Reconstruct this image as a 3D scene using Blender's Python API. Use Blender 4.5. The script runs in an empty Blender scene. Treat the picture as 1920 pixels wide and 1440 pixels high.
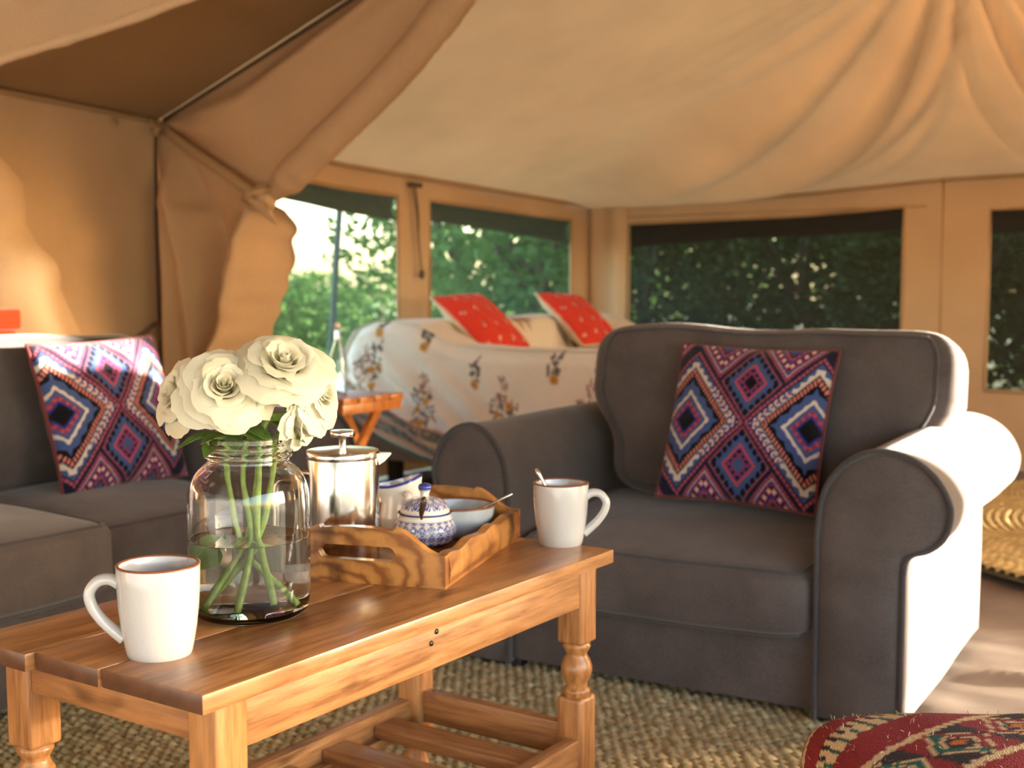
import bpy, bmesh, math, random
from math import sin, cos, pi, radians, sqrt, exp, atan2, hypot
from mathutils import Vector, Matrix, noise as mnoise

# ------------------------------------------------------------------ camera, sky, sun, exposure
scene = bpy.context.scene
C = scene.collection
cam_data = bpy.data.cameras.new("camera")
cam = bpy.data.objects.new("camera", cam_data)
C.objects.link(cam)
scene.camera = cam
cam.location = (0.0, 0.0, 1.0)
cam.rotation_euler = (radians(90 - 4.54), 0.0, radians(34.06))
cam_data.sensor_width = 36.0
cam_data.lens = 2330.0 / 1920.0 * 36.0
cam_data.clip_start = 0.05
cam_data.dof.use_dof = True
cam_data.dof.focus_distance = 1.62
cam_data.dof.aperture_fstop = 5.6

SUN_AZ, SUN_EL = radians(40.0), radians(4.2)
world = bpy.data.worlds.new("sky")
scene.world = world
world.use_nodes = True
wn = world.node_tree
sky = wn.nodes.new("ShaderNodeTexSky")
sky.sky_type = 'NISHITA'
sky.sun_disc = False
sky.sun_elevation = radians(12.0)
sky.sun_rotation = pi / 2 - SUN_AZ
sky.air_density = 1.0
sky.dust_density = 1.6
sky.ozone_density = 1.0
tint = wn.nodes.new("ShaderNodeMix")
tint.data_type = 'RGBA'
tint.blend_type = 'MULTIPLY'
tint.inputs[0].default_value = 1.0
tint.inputs[7].default_value = (1.0, 0.95, 0.95, 1.0)      # warm late-afternoon haze
wn.links.new(sky.outputs[0], tint.inputs[6])
wn.links.new(tint.outputs[2], wn.nodes["Background"].inputs[0])
wn.nodes["Background"].inputs[1].default_value = 0.55

sun_data = bpy.data.lights.new("sun", 'SUN')
sun = bpy.data.objects.new("sun", sun_data)
C.objects.link(sun)
sun_data.energy = 18.0
sun_data.angle = radians(1.2)
sun_data.color = (1.0, 0.88, 0.72)
sun_dir = Vector((cos(SUN_AZ) * cos(SUN_EL), sin(SUN_AZ) * cos(SUN_EL), sin(SUN_EL)))
sun.rotation_euler = (-sun_dir).to_track_quat('-Z', 'Y').to_euler()
sun.location = sun_dir * 30

vs = scene.view_settings
vs.view_transform = 'Standard'
vs.look = 'None'
vs.gamma = 1.0
vs.use_curve_mapping = False
vs.exposure = 1.85

cy = scene.cycles
cy.max_bounces = 7
cy.diffuse_bounces = 3
cy.glossy_bounces = 3
cy.transmission_bounces = 7
cy.transparent_max_bounces = 6

R = random.Random(7)

# ------------------------------------------------------------------ helpers
def lin(r, g, b):
    f = lambda c: ((c / 255) / 12.92) if c / 255 <= 0.04045 else (((c / 255) + 0.055) / 1.055) ** 2.4
    return (f(r), f(g), f(b))

def nz(x, y=0.0, z=0.0):
    return mnoise.noise(Vector((x, y, z)))

def sstep(a, b, x):
    t = max(0.0, min(1.0, (x - a) / (b - a)))
    return t * t * (3 - 2 * t)

def interp(pts, x):
    if x <= pts[0][0]:
        return pts[0][1]
    for (x0, y0), (x1, y1) in zip(pts, pts[1:]):
        if x <= x1:
            return y0 + (y1 - y0) * (x - x0) / (x1 - x0)
    return pts[-1][1]

def catmull(pts, n):
    """smooth polyline through 3-D points, n samples per span"""
    P = [Vector(p) for p in pts]
    P = [P[0] * 2 - P[1]] + P + [P[-1] * 2 - P[-2]]
    out = []
    for i in range(1, len(P) - 2):
        for k in range(n):
            t = k / n
            a, b, c, d = P[i - 1], P[i], P[i + 1], P[i + 2]
            out.append(0.5 * ((2 * b) + (c - a) * t + (2 * a - 5 * b + 4 * c - d) * t * t + (3 * b - a - 3 * c + d) * t ** 3))
    out.append(P[-2].copy())
    return out

class MB:
    """collects vertices, faces and vertex colours, and builds ONE mesh object"""
    def __init__(s):
        s.v, s.f, s.c = [], [], []

    def add(s, verts, faces, cols=None):
        o = len(s.v)
        s.v += [tuple(v) for v in verts]
        s.f += [tuple(i + o for i in f) for f in faces]
        if cols is not None:
            s.c += list(cols)
        return s

    def grid(s, fn, nu, nv, wrap=False, col=None):
        vs_, cs = [], []
        for j in range(nv + 1):
            for i in range(nu if wrap else nu + 1):
                vs_.append(fn(i / nu, j / nv))
                if col:
                    cs.append(col(i / nu, j / nv))
        w = nu if wrap else nu + 1
        fs = []
        for j in range(nv):
            for i in range(nu):
                i2 = (i + 1) % w if wrap else i + 1
                fs.append((j * w + i, j * w + i2, (j + 1) * w + i2, (j + 1) * w + i))
        return s.add(vs_, fs, cs if col else None)

    def box(s, x0, x1, y0, y1, z0, z1, bev=0.0, seg=2, M=None):
        bm = bmesh.new()
        bmesh.ops.create_cube(bm, size=1.0)
        for v in bm.verts:
            v.co = Vector(((x0 + x1) / 2 + v.co.x * (x1 - x0), (y0 + y1) / 2 + v.co.y * (y1 - y0), (z0 + z1) / 2 + v.co.z * (z1 - z0)))
        if bev > 0:
            bmesh.ops.bevel(bm, geom=list(bm.edges), offset=bev, segments=seg, affect='EDGES', profile=0.6)
        return s.bm(bm, M)

    def bm(s, bm, M=None):
        bm.verts.index_update()
        s.add([(M @ v.co if M else v.co) for v in bm.verts], [[v.index for v in f.verts] for f in bm.faces])
        bm.free()
        return s

    def lathe(s, prof, n=40, M=None, cap0=True, cap1=True, col=None):
        """prof: list of (r, z)"""
        vs_, cs = [], []
        for r, z in prof:
            for k in range(n):
                a = 2 * pi * k / n
                p = Vector((r * cos(a), r * sin(a), z))
                vs_.append(M @ p if M else p)
                if col:
                    cs.append(col(a, z, r))
        fs = []
        for j in range(len(prof) - 1):
            for k in range(n):
                k2 = (k + 1) % n
                fs.append((j * n + k, j * n + k2, (j + 1) * n + k2, (j + 1) * n + k))
        if cap0:
            fs.append(tuple(range(n - 1, -1, -1)))
        if cap1:
            b = (len(prof) - 1) * n
            fs.append(tuple(range(b, b + n)))
        return s.add(vs_, fs, cs if col else None)

    def tube(s, pts, rad, n=8, closed=False, cap=True, flat=None):
        pts = [Vector(p) for p in pts]
        m = len(pts)
        rr = (lambda k: rad[k]) if isinstance(rad, (list, tuple)) else (lambda k: rad)
        up = Vector((0, 0, 1))
        vs_ = []
        prev = None
        for k in range(m):
            if closed:
                t = pts[(k + 1) % m] - pts[k - 1]
            else:
                t = pts[min(k + 1, m - 1)] - pts[max(k - 1, 0)]
            t = t.normalized() if t.length > 1e-9 else Vector((0, 0, 1))
            if prev is None:
                ref = up if abs(t.z) < 0.9 else Vector((1, 0, 0))
                nrm = (ref - t * ref.dot(t)).normalized()
            else:
                nrm = prev - t * prev.dot(t)
                nrm = nrm.normalized() if nrm.length > 1e-6 else t.orthogonal().normalized()
            prev = nrm
            bi = t.cross(nrm)
            for q in range(n):
                a = 2 * pi * q / n
                vs_.append(pts[k] + (nrm * cos(a) + bi * sin(a)) * rr(k))
        fs = []
        for k in range(m if closed else m - 1):
            k2 = (k + 1) % m
            for q in range(n):
                q2 = (q + 1) % n
                fs.append((k * n + q, k * n + q2, k2 * n + q2, k2 * n + q))
        if cap and not closed:
            fs.append(tuple(range(n - 1, -1, -1)))
            fs.append(tuple(range((m - 1) * n, m * n)))
        return s.add(vs_, fs)

    def prism(s, prof, ax0, ax1, place, cap=True):
        """prof: 2-D closed outline; place(p, q, h) -> 3-D; extruded from ax0 to ax1"""
        n = len(prof)
        vs_ = [place(p, q, ax0) for p, q in prof] + [place(p, q, ax1) for p, q in prof]
        fs = [(k, (k + 1) % n, n + (k + 1) % n, n + k) for k in range(n)]
        if cap:
            fs += [tuple(range(n - 1, -1, -1)), tuple(range(n, 2 * n))]
        return s.add(vs_, fs)

    def build(s, name, mat, parent=None, smooth=True, auto=None, M=None):
        me = bpy.data.meshes.new(name)
        vs_ = [M @ Vector(v) for v in s.v] if M else s.v
        me.from_pydata(vs_, [], s.f)
        if s.c:
            ca = me.color_attributes.new("print", 'FLOAT_COLOR', 'POINT')
            flat = []
            for c in s.c:
                flat += [c[0], c[1], c[2], 1.0]
            ca.data.foreach_set("color", flat)
        me.validate()
        if auto is not None:
            bm = bmesh.new()
            bm.from_mesh(me)
            bmesh.ops.recalc_face_normals(bm, faces=bm.faces)
            for f in bm.faces:
                f.smooth = True
            for e in bm.edges:
                if len(e.link_faces) == 2 and e.calc_face_angle(0) > radians(auto):
                    e.smooth = False
            bm.to_mesh(me)
            bm.free()
        elif smooth:
            me.polygons.foreach_set("use_smooth", [True] * len(me.polygons))
        me.materials.append(mat)
        me.update()
        o = bpy.data.objects.new(name, me)
        C.objects.link(o)
        if parent is not None:
            o.parent = parent
        return o

def tag(o, label=None, cat=None, group=None, kind=None):
    if label: o["label"] = label
    if cat: o["category"] = cat
    if group: o["group"] = group
    if kind: o["kind"] = kind
    return o

def thing(name, label, cat, loc=(0, 0, 0), rz=0.0, group=None):
    o = bpy.data.objects.new(name, None)
    C.objects.link(o)
    o.empty_display_size = 0.05
    o.location = loc
    o.rotation_euler = (0, 0, rz)
    return tag(o, label, cat, group)

def copy_tree(o, parent=None):
    c = o.copy()
    C.objects.link(c)
    c.parent = parent
    for ch in list(o.children):
        copy_tree(ch, c)
    return c

def soft_box(w, d, h, n=6.0, res=14, puff=0.0, warp=None):
    """rounded cushion block; returns (verts, faces, top loop, bottom loop)"""
    bm = bmesh.new()
    bmesh.ops.create_cube(bm, size=2.0)
    bmesh.ops.subdivide_edges(bm, edges=list(bm.edges), cuts=res, use_grid_fill=True)
    def mp(p):
        x, y, z = p
        # denser sampling near edges
        f = lambda t: sin(t * pi / 2) * 0.55 + t * 0.45
        x, y, z = f(x), f(y), f(z)
        s = (abs(x) ** n + abs(y) ** n + abs(z) ** n) ** (-1.0 / n)
        q = Vector((x * s, y * s, z * s))
        o = Vector((q.x * w / 2, q.y * d / 2, q.z * h / 2))
        o.z += puff * (1 - q.x ** 2) * (1 - q.y ** 2) * q.z
        return warp(o) if warp else o
    vs_ = [mp(v.co) for v in bm.verts]
    bm.verts.index_update()
    fs = [[v.index for v in f.verts] for f in bm.faces]
    bm.free()
    def loop(z):
        out, m = [], 22
        for (ax, ay, bx, by) in ((-1, -1, 1, -1), (1, -1, 1, 1), (1, 1, -1, 1), (-1, 1, -1, -1)):
            for k in range(m):
                t = k / m
                out.append(mp((ax + (bx - ax) * t, ay + (by - ay) * t, z)))
        return out
    return vs_, fs, loop(1), loop(-1)

# ------------------------------------------------------------------ materials
class N:
    def __init__(s, name):
        s.m = bpy.data.materials.new(name)
        s.m.use_nodes = True
        s.t = s.m.node_tree
        s.b = s.t.nodes["Principled BSDF"]
        s.out = s.t.nodes["Material Output"]
        s._tc = None

    def new(s, typ, **kw):
        n = s.t.nodes.new(typ)
        for k, v in kw.items():
            setattr(n, k, v)
        return n

    def link(s, a, b):
        s.t.links.new(a, b)

    def coord(s, scale=(1, 1, 1), rot=(0, 0, 0), which="Object"):
        if s._tc is None:
            s._tc = s.new("ShaderNodeTexCoord")
        mp = s.new("ShaderNodeMapping")
        mp.inputs["Scale"].default_value = scale
        mp.inputs["Rotation"].default_value = rot
        s.link(s._tc.outputs[which], mp.inputs[0])
        return mp.outputs[0]

    def noise(s, scale, detail=4, rough=0.55, vec=None, dist=0.0):
        n = s.new("ShaderNodeTexNoise")
        n.inputs["Scale"].default_value = scale
        n.inputs["Detail"].default_value = detail
        n.inputs["Roughness"].default_value = rough
        n.inputs["Distortion"].default_value = dist
        s.link(vec if vec is not None else s.coord(), n.inputs["Vector"])
        return n.outputs["Fac"]

    def ramp(s, fac, stops):
        n = s.new("ShaderNodeValToRGB")
        e = n.color_ramp.elements
        while len(e) < len(stops):
            e.new(0.5)
        for el, (p, c) in zip(e, stops):
            el.position = p
            el.color = (*c, 1) if len(c) == 3 else c
        s.link(fac, n.inputs[0])
        return n.outputs[0]

    def mix(s, fac, a, b, mode='MIX'):
        n = s.new("ShaderNodeMix", data_type='RGBA', blend_type=mode)
        for sock, v in ((n.inputs[0], fac), (n.inputs[6], a), (n.inputs[7], b)):
            if isinstance(v, (int, float)):
                sock.default_value = v
            elif isinstance(v, tuple):
                sock.default_value = (*v, 1)
            else:
                s.link(v, sock)
        return n.outputs[2]

    def bump(s, fac, strength=0.3, dist=0.005):
        n = s.new("ShaderNodeBump")
        n.inputs["Strength"].default_value = strength
        n.inputs["Distance"].default_value = dist
        s.link(fac, n.inputs["Height"])
        s.link(n.outputs[0], s.b.inputs["Normal"])
        return n.outputs[0]

    def set(s, **kw):
        for k, v in kw.items():
            sock = s.b.inputs[k]
            if isinstance(v, (int, float)):
                sock.default_value = v
            elif isinstance(v, tuple):
                sock.default_value = (*v, 1) if len(v) == 3 else v
            else:
                s.link(v, sock)
        return s

    def translucent(s, fac, col):
        """mix some light coming through thin cloth or leaves"""
        tr = s.new("ShaderNodeBsdfTranslucent")
        if isinstance(col, tuple):
            tr.inputs[0].default_value = (*col, 1)
        else:
            s.link(col, tr.inputs[0])
        mx = s.new("ShaderNodeMixShader")
        mx.inputs[0].default_value = fac
        s.link(s.b.outputs[0], mx.inputs[1])
        s.link(tr.outputs[0], mx.inputs[2])
        s.link(mx.outputs[0], s.out.inputs[0])
        return s

def m_plain(name, col, rough=0.5, metal=0.0, vary=0.0, vscale=20, bump=0.0, bscale=120, **kw):
    m = N(name)
    m.set(Roughness=rough, Metallic=metal, **kw)
    if vary:
        f = m.noise(vscale)
        m.set(**{"Base Color": m.ramp(f, [(0.3, tuple(c * (1 - vary) for c in col)), (0.7, tuple(min(1, c * (1 + vary)) for c in col))])})
    else:
        m.set(**{"Base Color": col})
    if bump:
        m.bump(m.noise(bscale, 3), bump, 0.002)
    return m.m

def m_canvas(name, col, trans=0.3, rough=0.85):
    m = N(name)
    f = m.noise(1.7, 2, 0.6)
    c = m.ramp(f, [(0.3, tuple(x * 0.88 for x in col)), (0.7, tuple(min(1, x * 1.08) for x in col))])
    fine = m.noise(260, 0, 0.5)
    c2 = m.mix(0.18, c, m.ramp(fine, [(0.35, tuple(x * 0.7 for x in col)), (0.65, tuple(min(1, x * 1.2) for x in col))]))
    m.set(**{"Base Color": c2, "Roughness": rough, "Specular IOR Level": 0.15})
    wr = m.noise(9, 2, 0.5, m.coord((1, 1, 0.6)))
    mx = m.new("ShaderNodeMath", operation='MULTIPLY_ADD')
    mx.inputs[1].default_value = 0.08
    m.link(fine, mx.inputs[0]); m.link(wr, mx.inputs[2])
    m.bump(mx.outputs[0], 0.45, 0.014)
    m.translucent(trans, m.mix(1.0, c2, (1.0, 0.80, 0.56), 'MULTIPLY'))      # dyed cloth warms the light it lets through
    return m.m

def m_wood(name, c_dark, c_mid, c_light, axis='Y', rough=0.35, scale=1.0, knots=True, coat=0.15, end=None):
    m = N(name)
    st = {'X': (1.2, 14, 14), 'Y': (14, 1.2, 14), 'Z': (14, 14, 1.2)}[axis]
    v = m.coord(tuple(x * scale for x in st))
    oi = m.new("ShaderNodeObjectInfo")
    sh = m.new("ShaderNodeVectorMath", operation='ADD')
    sc = m.new("ShaderNodeMath", operation='MULTIPLY'); sc.inputs[1].default_value = 37.0
    m.link(oi.outputs["Random"], sc.inputs[0]); m.link(v, sh.inputs[0]); m.link(sc.outputs[0], sh.inputs[1])
    big = m.noise(1.6, 3, 0.6, sh.outputs[0], 0.7)
    fine = m.noise(7, 4, 0.65, sh.outputs[0], 0.3)
    c = m.ramp(big, [(0.34, c_dark), (0.5, c_mid), (0.66, c_light)])
    c = m.mix(0.5, c, m.ramp(fine, [(0.38, tuple(x * 0.75 for x in c_dark)), (0.60, c_light)]))
    if knots:
        kv = m.coord((5 * scale, 2.2 * scale, 5 * scale) if axis == 'Y' else (2.2, 5, 5))
        kn = m.noise(3.2, 2, 0.5, kv)
        c = m.mix(m.ramp(kn, [(0.66, (0, 0, 0)), (0.76, (0.8, 0.8, 0.8))]), c, tuple(x * 0.35 for x in c_dark))
    if end is not None:                   # cut ends show darker end grain
        sx = m.new("ShaderNodeSeparateXYZ")
        m.link(m._tc.outputs["Normal"], sx.inputs[0])
        ab = m.new("ShaderNodeMath", operation='ABSOLUTE')
        m.link(sx.outputs['XYZ'.index(axis)], ab.inputs[0])
        c = m.mix(m.ramp(ab.outputs[0], [(0.75, (0, 0, 0)), (0.95, (1, 1, 1))]), c, m.ramp(m.noise(60, 4), [(0.3, tuple(x * 0.6 for x in end)), (0.7, end)]))
    rv = m.new("ShaderNodeMath", operation='MULTIPLY_ADD')
    rv.inputs[1].default_value = 0.2; rv.inputs[2].default_value = rough - 0.1
    m.link(fine, rv.inputs[0])
    m.set(**{"Base Color": c, "Roughness": rv.outputs[0], "Coat Weight": coat, "Coat Roughness": 0.25})
    m.bump(fine, 0.12, 0.002)
    return m.m

def m_fabric(name, col, rough=0.9, weave=420, vary=0.2, sheen=0.25, wrinkle=0.35):
    m = N(name)
    f = m.noise(6, 3, 0.6)
    fine = m.noise(weave, 0, 0.5)
    c = m.ramp(f, [(0.38, tuple(x * (1 - vary) for x in col)), (0.62, tuple(x * (1 + vary) for x in col))])
    c = m.mix(0.3, c, m.ramp(fine, [(0.35, tuple(x * 0.55 for x in col)), (0.65, tuple(x * 1.5 for x in col))]))
    m.set(**{"Base Color": c, "Roughness": rough, "Specular IOR Level": 0.2, "Sheen Weight": sheen, "Sheen Roughness": 0.5})
    wr = m.noise(7, 2, 0.5)
    mx = m.new("ShaderNodeMath", operation='MULTIPLY_ADD'); mx.inputs[1].default_value = 0.05
    m.link(fine, mx.inputs[0]); m.link(wr, mx.inputs[2])
    m.bump(mx.outputs[0], wrinkle, 0.012)
    return m.m

def m_print(name, rough=0.9, weave=500, trans=0.0, sheen=0.2, bump=0.25, ribs=None):
    """flat print carried by the mesh's own colour layer, with a woven relief"""
    m = N(name)
    a = m.new("ShaderNodeVertexColor", layer_name="print")
    fine = m.noise(weave, 0, 0.5)
    c = m.mix(0.22, a.outputs[0], m.ramp(fine, [(0.3, (0.25, 0.25, 0.25)), (0.7, (1, 1, 1))]), 'MULTIPLY')
    m.set(**{"Base Color": c, "Roughness": rough, "Specular IOR Level": 0.2, "Sheen Weight": sheen})
    m.bump(fine, bump, 0.002)
    if trans:
        m.translucent(trans, c)
    return m.m

CANVAS = m_canvas("tan_canvas", (0.63, 0.41, 0.23), 0.012)
CANVAS_IN = m_canvas("tan_canvas_inner", (0.57, 0.365, 0.20), 0.04)
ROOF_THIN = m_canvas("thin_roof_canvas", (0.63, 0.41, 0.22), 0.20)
ROOF_SHADED = m_canvas("shade_toned_roof_canvas", (0.40, 0.25, 0.125), 0.0)  # opaque roof canvas, darkened to put the curtain's shade into its colour
CANVAS_SUNTONED = m_canvas("sun_toned_canvas", (0.66, 0.46, 0.28), 0.04)  # the same tan canvas lightened, so sunlight sits in the colour
CANVAS_GREY = m_canvas("grey_canvas", (0.27, 0.29, 0.32), 0.03)
HEM = m_canvas("canvas_hem", (0.48, 0.30, 0.15), 0.05)
CORD = m_plain("dark_cord", (0.10, 0.065, 0.035), 0.8)
ROPE = m_plain("rope", (0.22, 0.15, 0.085), 0.9, vary=0.3, vscale=200)
GREY = m_fabric("charcoal_sofa_fabric", (0.088, 0.071, 0.066))
PIPE = m_fabric("charcoal_piping", (0.060, 0.053, 0.054), wrinkle=0.1)
BLACK = m_plain("black_foot", (0.012, 0.011, 0.012), 0.5)
TABLE_Y = m_wood("table_wood_long", (0.19, 0.072, 0.022), (0.36, 0.15, 0.05), (0.50, 0.235, 0.085), 'Y', 0.33, end=(0.13, 0.05, 0.022))
TABLE_X = m_wood("table_wood_cross", (0.22, 0.080, 0.024), (0.34, 0.14, 0.045), (0.43, 0.19, 0.065), 'X', 0.38)
TABLE_Z = m_wood("table_wood_upright", (0.26, 0.095, 0.026), (0.42, 0.175, 0.05), (0.52, 0.24, 0.08), 'Z', 0.36, knots=False)
STOOL = m_wood("orange_varnished_wood", (0.34, 0.10, 0.018), (0.48, 0.16, 0.028), (0.58, 0.22, 0.045), 'Z', 0.3, knots=False)
NAIL = m_plain("nail", (0.05, 0.045, 0.04), 0.4, 0.8)
STEEL = m_plain("polished_steel", (0.74, 0.73, 0.71), 0.17, 1.0, bump=0.02, bscale=30)
STEEL_D = m_plain("worn_steel", (0.42, 0.36, 0.30), 0.3, 1.0)
# ------------------------------------------------------------------ the tent
XL, YB, XR, YN = -4.18, 7.10, 1.30, -2.40
RX, RY, RZ = -1.44, 5.48, 2.68            # peak where the ridge meets the end slope

def eave_left(y):
    return interp([(-2.4, 1.9), (0.4, 1.84), (2.8, 1.727), (3.55, 1.69), (4.68, 1.605), (7.1, 1.525)], y)

def eave_back(x):
    return interp([(-4.18, 1.525), (-2.74, 1.545), (-1.91, 1.595), (1.3, 1.62)], x)

def smin(a, b, k):
    h = max(0.0, min(1.0, 0.5 + 0.5 * (b - a) / k))
    return b + (a - b) * h - k * h * (1 - h)

# long soft folds in the roof cloth, all running to the peak
# (angle at the peak, angle at the eave, bend, half width, depth)
FOLDS = [(138, 148, 1.0, 2.5, 0.075), (121.5, 147, 2.6, 3.8, 0.14), (99, 140, 1.4, 2.2, 0.065), (103, 126, 2.0, 1.8, 0.03),
         (143, 175, 1.0, 2.8, 0.035), (152, 181, 1.0, 3.0, 0.032), (163, 184, 1.0, 3.4, 0.028), (175, 190, 1.0, 3.8, 0.024),
         (190, 199, 1.0, 4.5, 0.02), (92, 62, 1.0, 4.5, 0.12), (114, 82, 1.0, 2.4, 0.04), (75, 40, 1.0, 4.0, 0.08)]

def roof_z(x, y, folds=True):
    d = x - XL
    zl = eave_left(y) + 0.34 * d + 0.12 * max(0, d / (RX - XL)) ** 3
    e = eave_back(x)
    s = max(0.0, (YB - y) / (YB - RY))
    ze = e + (RZ - e) * (s ** 1.75 if s < 1 else 1 + (s - 1) * 1.75)
    d2 = XR - x
    zr = 1.66 + 0.34 * d2 + 0.12 * max(0, d2 / (XR - RX)) ** 3
    z = smin(smin(zl, zr, 0.10), ze, 0.10)
    if folds:
        vx, vy = x - RX, y - RY
        r = hypot(vx, vy)
        if r > 0.05:
            a = math.degrees(atan2(vy, vx)) % 360
            ca, sa = vx / r, vy / r
            re = min((XL - RX) / ca if ca < -1e-3 else 99, (XR - RX) / ca if ca > 1e-3 else 99, (YB - RY) / sa if sa > 1e-3 else 99)
            t = min(1.0, r / re)
            env = sin(pi * min(1, t * 0.97 + 0.03)) ** 0.7
            for a0, a1, ex, w, dep in FOLDS:
                u = (a - (a0 + (a1 - a0) * t ** ex)) / (w * (0.7 + 0.5 * t))
                if abs(u) < 3.2:
                    z -= dep * env * exp(-u * u) * (1 - 0.35 * math.tanh(u * 1.5))
            z += 0.010 * env * nz(x * 1.3, y * 1.3, 3.1)
    return z

YP = 3.54                                  # the partition: thin single roof beyond it, roof with painted-in shade before it
def roof_part(y0, y1, ny, mat, label):
    m = MB()
    m.grid(lambda u, v: (lambda x, y: (x, y, roof_z(x, y)))(XL + (XR - XL) * u, y0 + (y1 - y0) * v), 190, ny)
    return tag(m.build("ceiling", mat), label, kind="structure")
roof_part(YP, YB, 130, ROOF_THIN, "tan canvas tent roof sagging in soft folds from its peak")
roof_part(YN, YP, 120, ROOF_SHADED, "canvas roof with painted-in shade in front of the partition curtain")  # near end runs on unseen over the viewer, added to block sky

def wall_sheet(name, a0, a1, place, eave, holes, mat, step=0.06, wave=0.008, seed=0.0):
    """canvas wall; a runs along the wall, holes = [(a0,a1,zfrac0,zfrac1)], heights as share of the eave"""
    As, Zs = set(), set()
    for h in holes:
        As |= {h[0], h[1]}; Zs |= {h[2], h[3]}
    def fill(lo, hi, fixed, st):
        pts = sorted({lo, hi} | {f for f in fixed if lo < f < hi})
        out = [lo]
        for p, q in zip(pts, pts[1:]):
            k = max(1, round((q - p) / st))
            out += [p + (q - p) * (i + 1) / k for i in range(k)]
        return out
    A = fill(a0, a1, As, step)
    Z = fill(0.0, 1.0, Zs, step / 1.5)
    vs_, fs = [], []
    for zf in Z:
        for a in A:
            z = zf * eave(a)
            w = wave * (nz(a * 2.1, z * 1.3, seed) + 0.5 * nz(a * 6, z * 2.0, seed + 4)) * 2
            vs_.append(place(a, z, w))
    na = len(A)
    for j in range(len(Z) - 1):
        for i in range(na - 1):
            ac, zc = (A[i] + A[i + 1]) / 2, (Z[j] + Z[j + 1]) / 2
            if any(h[0] < ac < h[1] and h[2] < zc < h[3] for h in holes):
                continue
            fs.append((j * na + i, j * na + i + 1, (j + 1) * na + i + 1, (j + 1) * na + i))
    return tag(MB().add(vs_, fs).build(name, mat), None, None, None, "structure")

WL = [(3.86, 5.11, 0.30, 0.922), (5.38, 6.86, 0.30, 0.922)]
WB = [(-3.89, -2.125, 0.29, 0.912), (-1.66, -0.10, 0.265, 0.885), (0.62, 1.27, 0.06, 0.50)]  # last opening is unseen, added to let sun reach the round rug
WR = [(3.0, 3.55, 0.20, 0.95), (4.46, 5.95, 0.0, 0.97), (6.12, 6.92, 0.30, 0.97)]  # unseen side openings, placed and sized for the sun they admit
placeL = lambda a, z, w: (XL + w, a, z)
placeB = lambda a, z, w: (a, YB + w, z)
placeR = lambda a, z, w: (XR + w, a, z)
wl = wall_sheet("wall_left", YN, YB, placeL, eave_left, WL, CANVAS, seed=1.0)
wb = wall_sheet("wall_back", XL, XR, placeB, eave_back, WB, CANVAS, seed=5.0)
wr = wall_sheet("wall_right_added", 2.45, YB, placeR, lambda a: 1.66, WR, CANVAS, seed=9.0)  # unseen wall added to shape the sun
wf = MB()  # unseen wall added behind the viewer to control fill and bounce
wf.grid(lambda u, v: (XL + (XR - XL) * u, YN + 0.01 * nz(u * 12, v * 6), v * (roof_z(XL + (XR - XL) * u, YN, False))), 60, 24)
wf = tag(wf.build("wall_front_added", CANVAS_GREY), "unseen grey canvas wall added behind the viewer to steer bounce light", None, None, "structure")
wl["label"] = "tan canvas side wall with two mesh windows"
wb["label"] = "tan canvas end wall with dark mesh windows"
wr["label"] = "unseen canvas side wall added to shape the sun, with an open doorway"

# hems where wall meets roof, and stitched seams
def hem(name, pts, r, mat, parent):
    return MB().tube(pts, r, 6).build(name, mat, parent)
hem("eave_hem", [(XL + 0.012, y, eave_left(y) - 0.012) for y in [0.7 + 0.2 * k for k in range(33)]], 0.011, HEM, wl)
hem("eave_hem", [(x, YB - 0.012, eave_back(x) - 0.012) for x in [XL + 0.2 * k for k in range(28)]], 0.011, HEM, wb)
hem("seam", [(-1.91, YB - 0.006, 0.0), (-1.91, YB - 0.006, 0.8), (-1.91, YB - 0.006, 1.58)], 0.004, HEM, wb)
hem("seam", [(-2.0, YB - 0.006, 1.44), (-3.0, YB - 0.006, 1.44), (-4.1, YB - 0.006, 1.435)], 0.003, HEM, wb)
hem("corner_piping", [(XL + 0.02, YB - 0.02, z) for z in (0, 0.5, 1.0, 1.52)], 0.012, HEM, wb)
# a slack vertical pleat of cloth in the corner of the end wall
MB().grid(lambda u, v: (XL + 0.02 + 0.26 * u, YB - 0.012 - 0.035 * sin(pi * u) * (1 - 0.4 * v) - 0.015 * sin(2.4 * pi * u + 1 + v), v * 1.5), 18, 20).build("corner_pleat", CANVAS, wb)

# ---- windows: hemmed frame, mesh screen, rolled-up blind
def m_screen(name, col, keep):
    n = N(name)
    tr = n.new("ShaderNodeBsdfTransparent")
    tr.inputs[0].default_value = (0.86, 0.95, 0.92, 1)
    n.set(**{"Base Color": col, "Roughness": 0.8})
    mx = n.new("ShaderNodeMixShader")
    mx.inputs[0].default_value = 1 - keep
    n.link(tr.outputs[0], mx.inputs[1]); n.link(n.b.outputs[0], mx.inputs[2])
    n.link(mx.outputs[0], n.out.inputs[0])
    return n.m
SCREEN_L = m_screen("pale_mesh_screen", (0.17, 0.30, 0.27), 0.74)
SCREEN_B = m_screen("dark_mesh_screen", (0.030, 0.026, 0.020), 0.36)
BLIND = m_fabric("dark_brown_blind", (0.045, 0.032, 0.024), wrinkle=0.5)
BLIND_L = m_fabric("grey_green_blind", (0.075, 0.068, 0.055), wrinkle=0.5)

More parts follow.
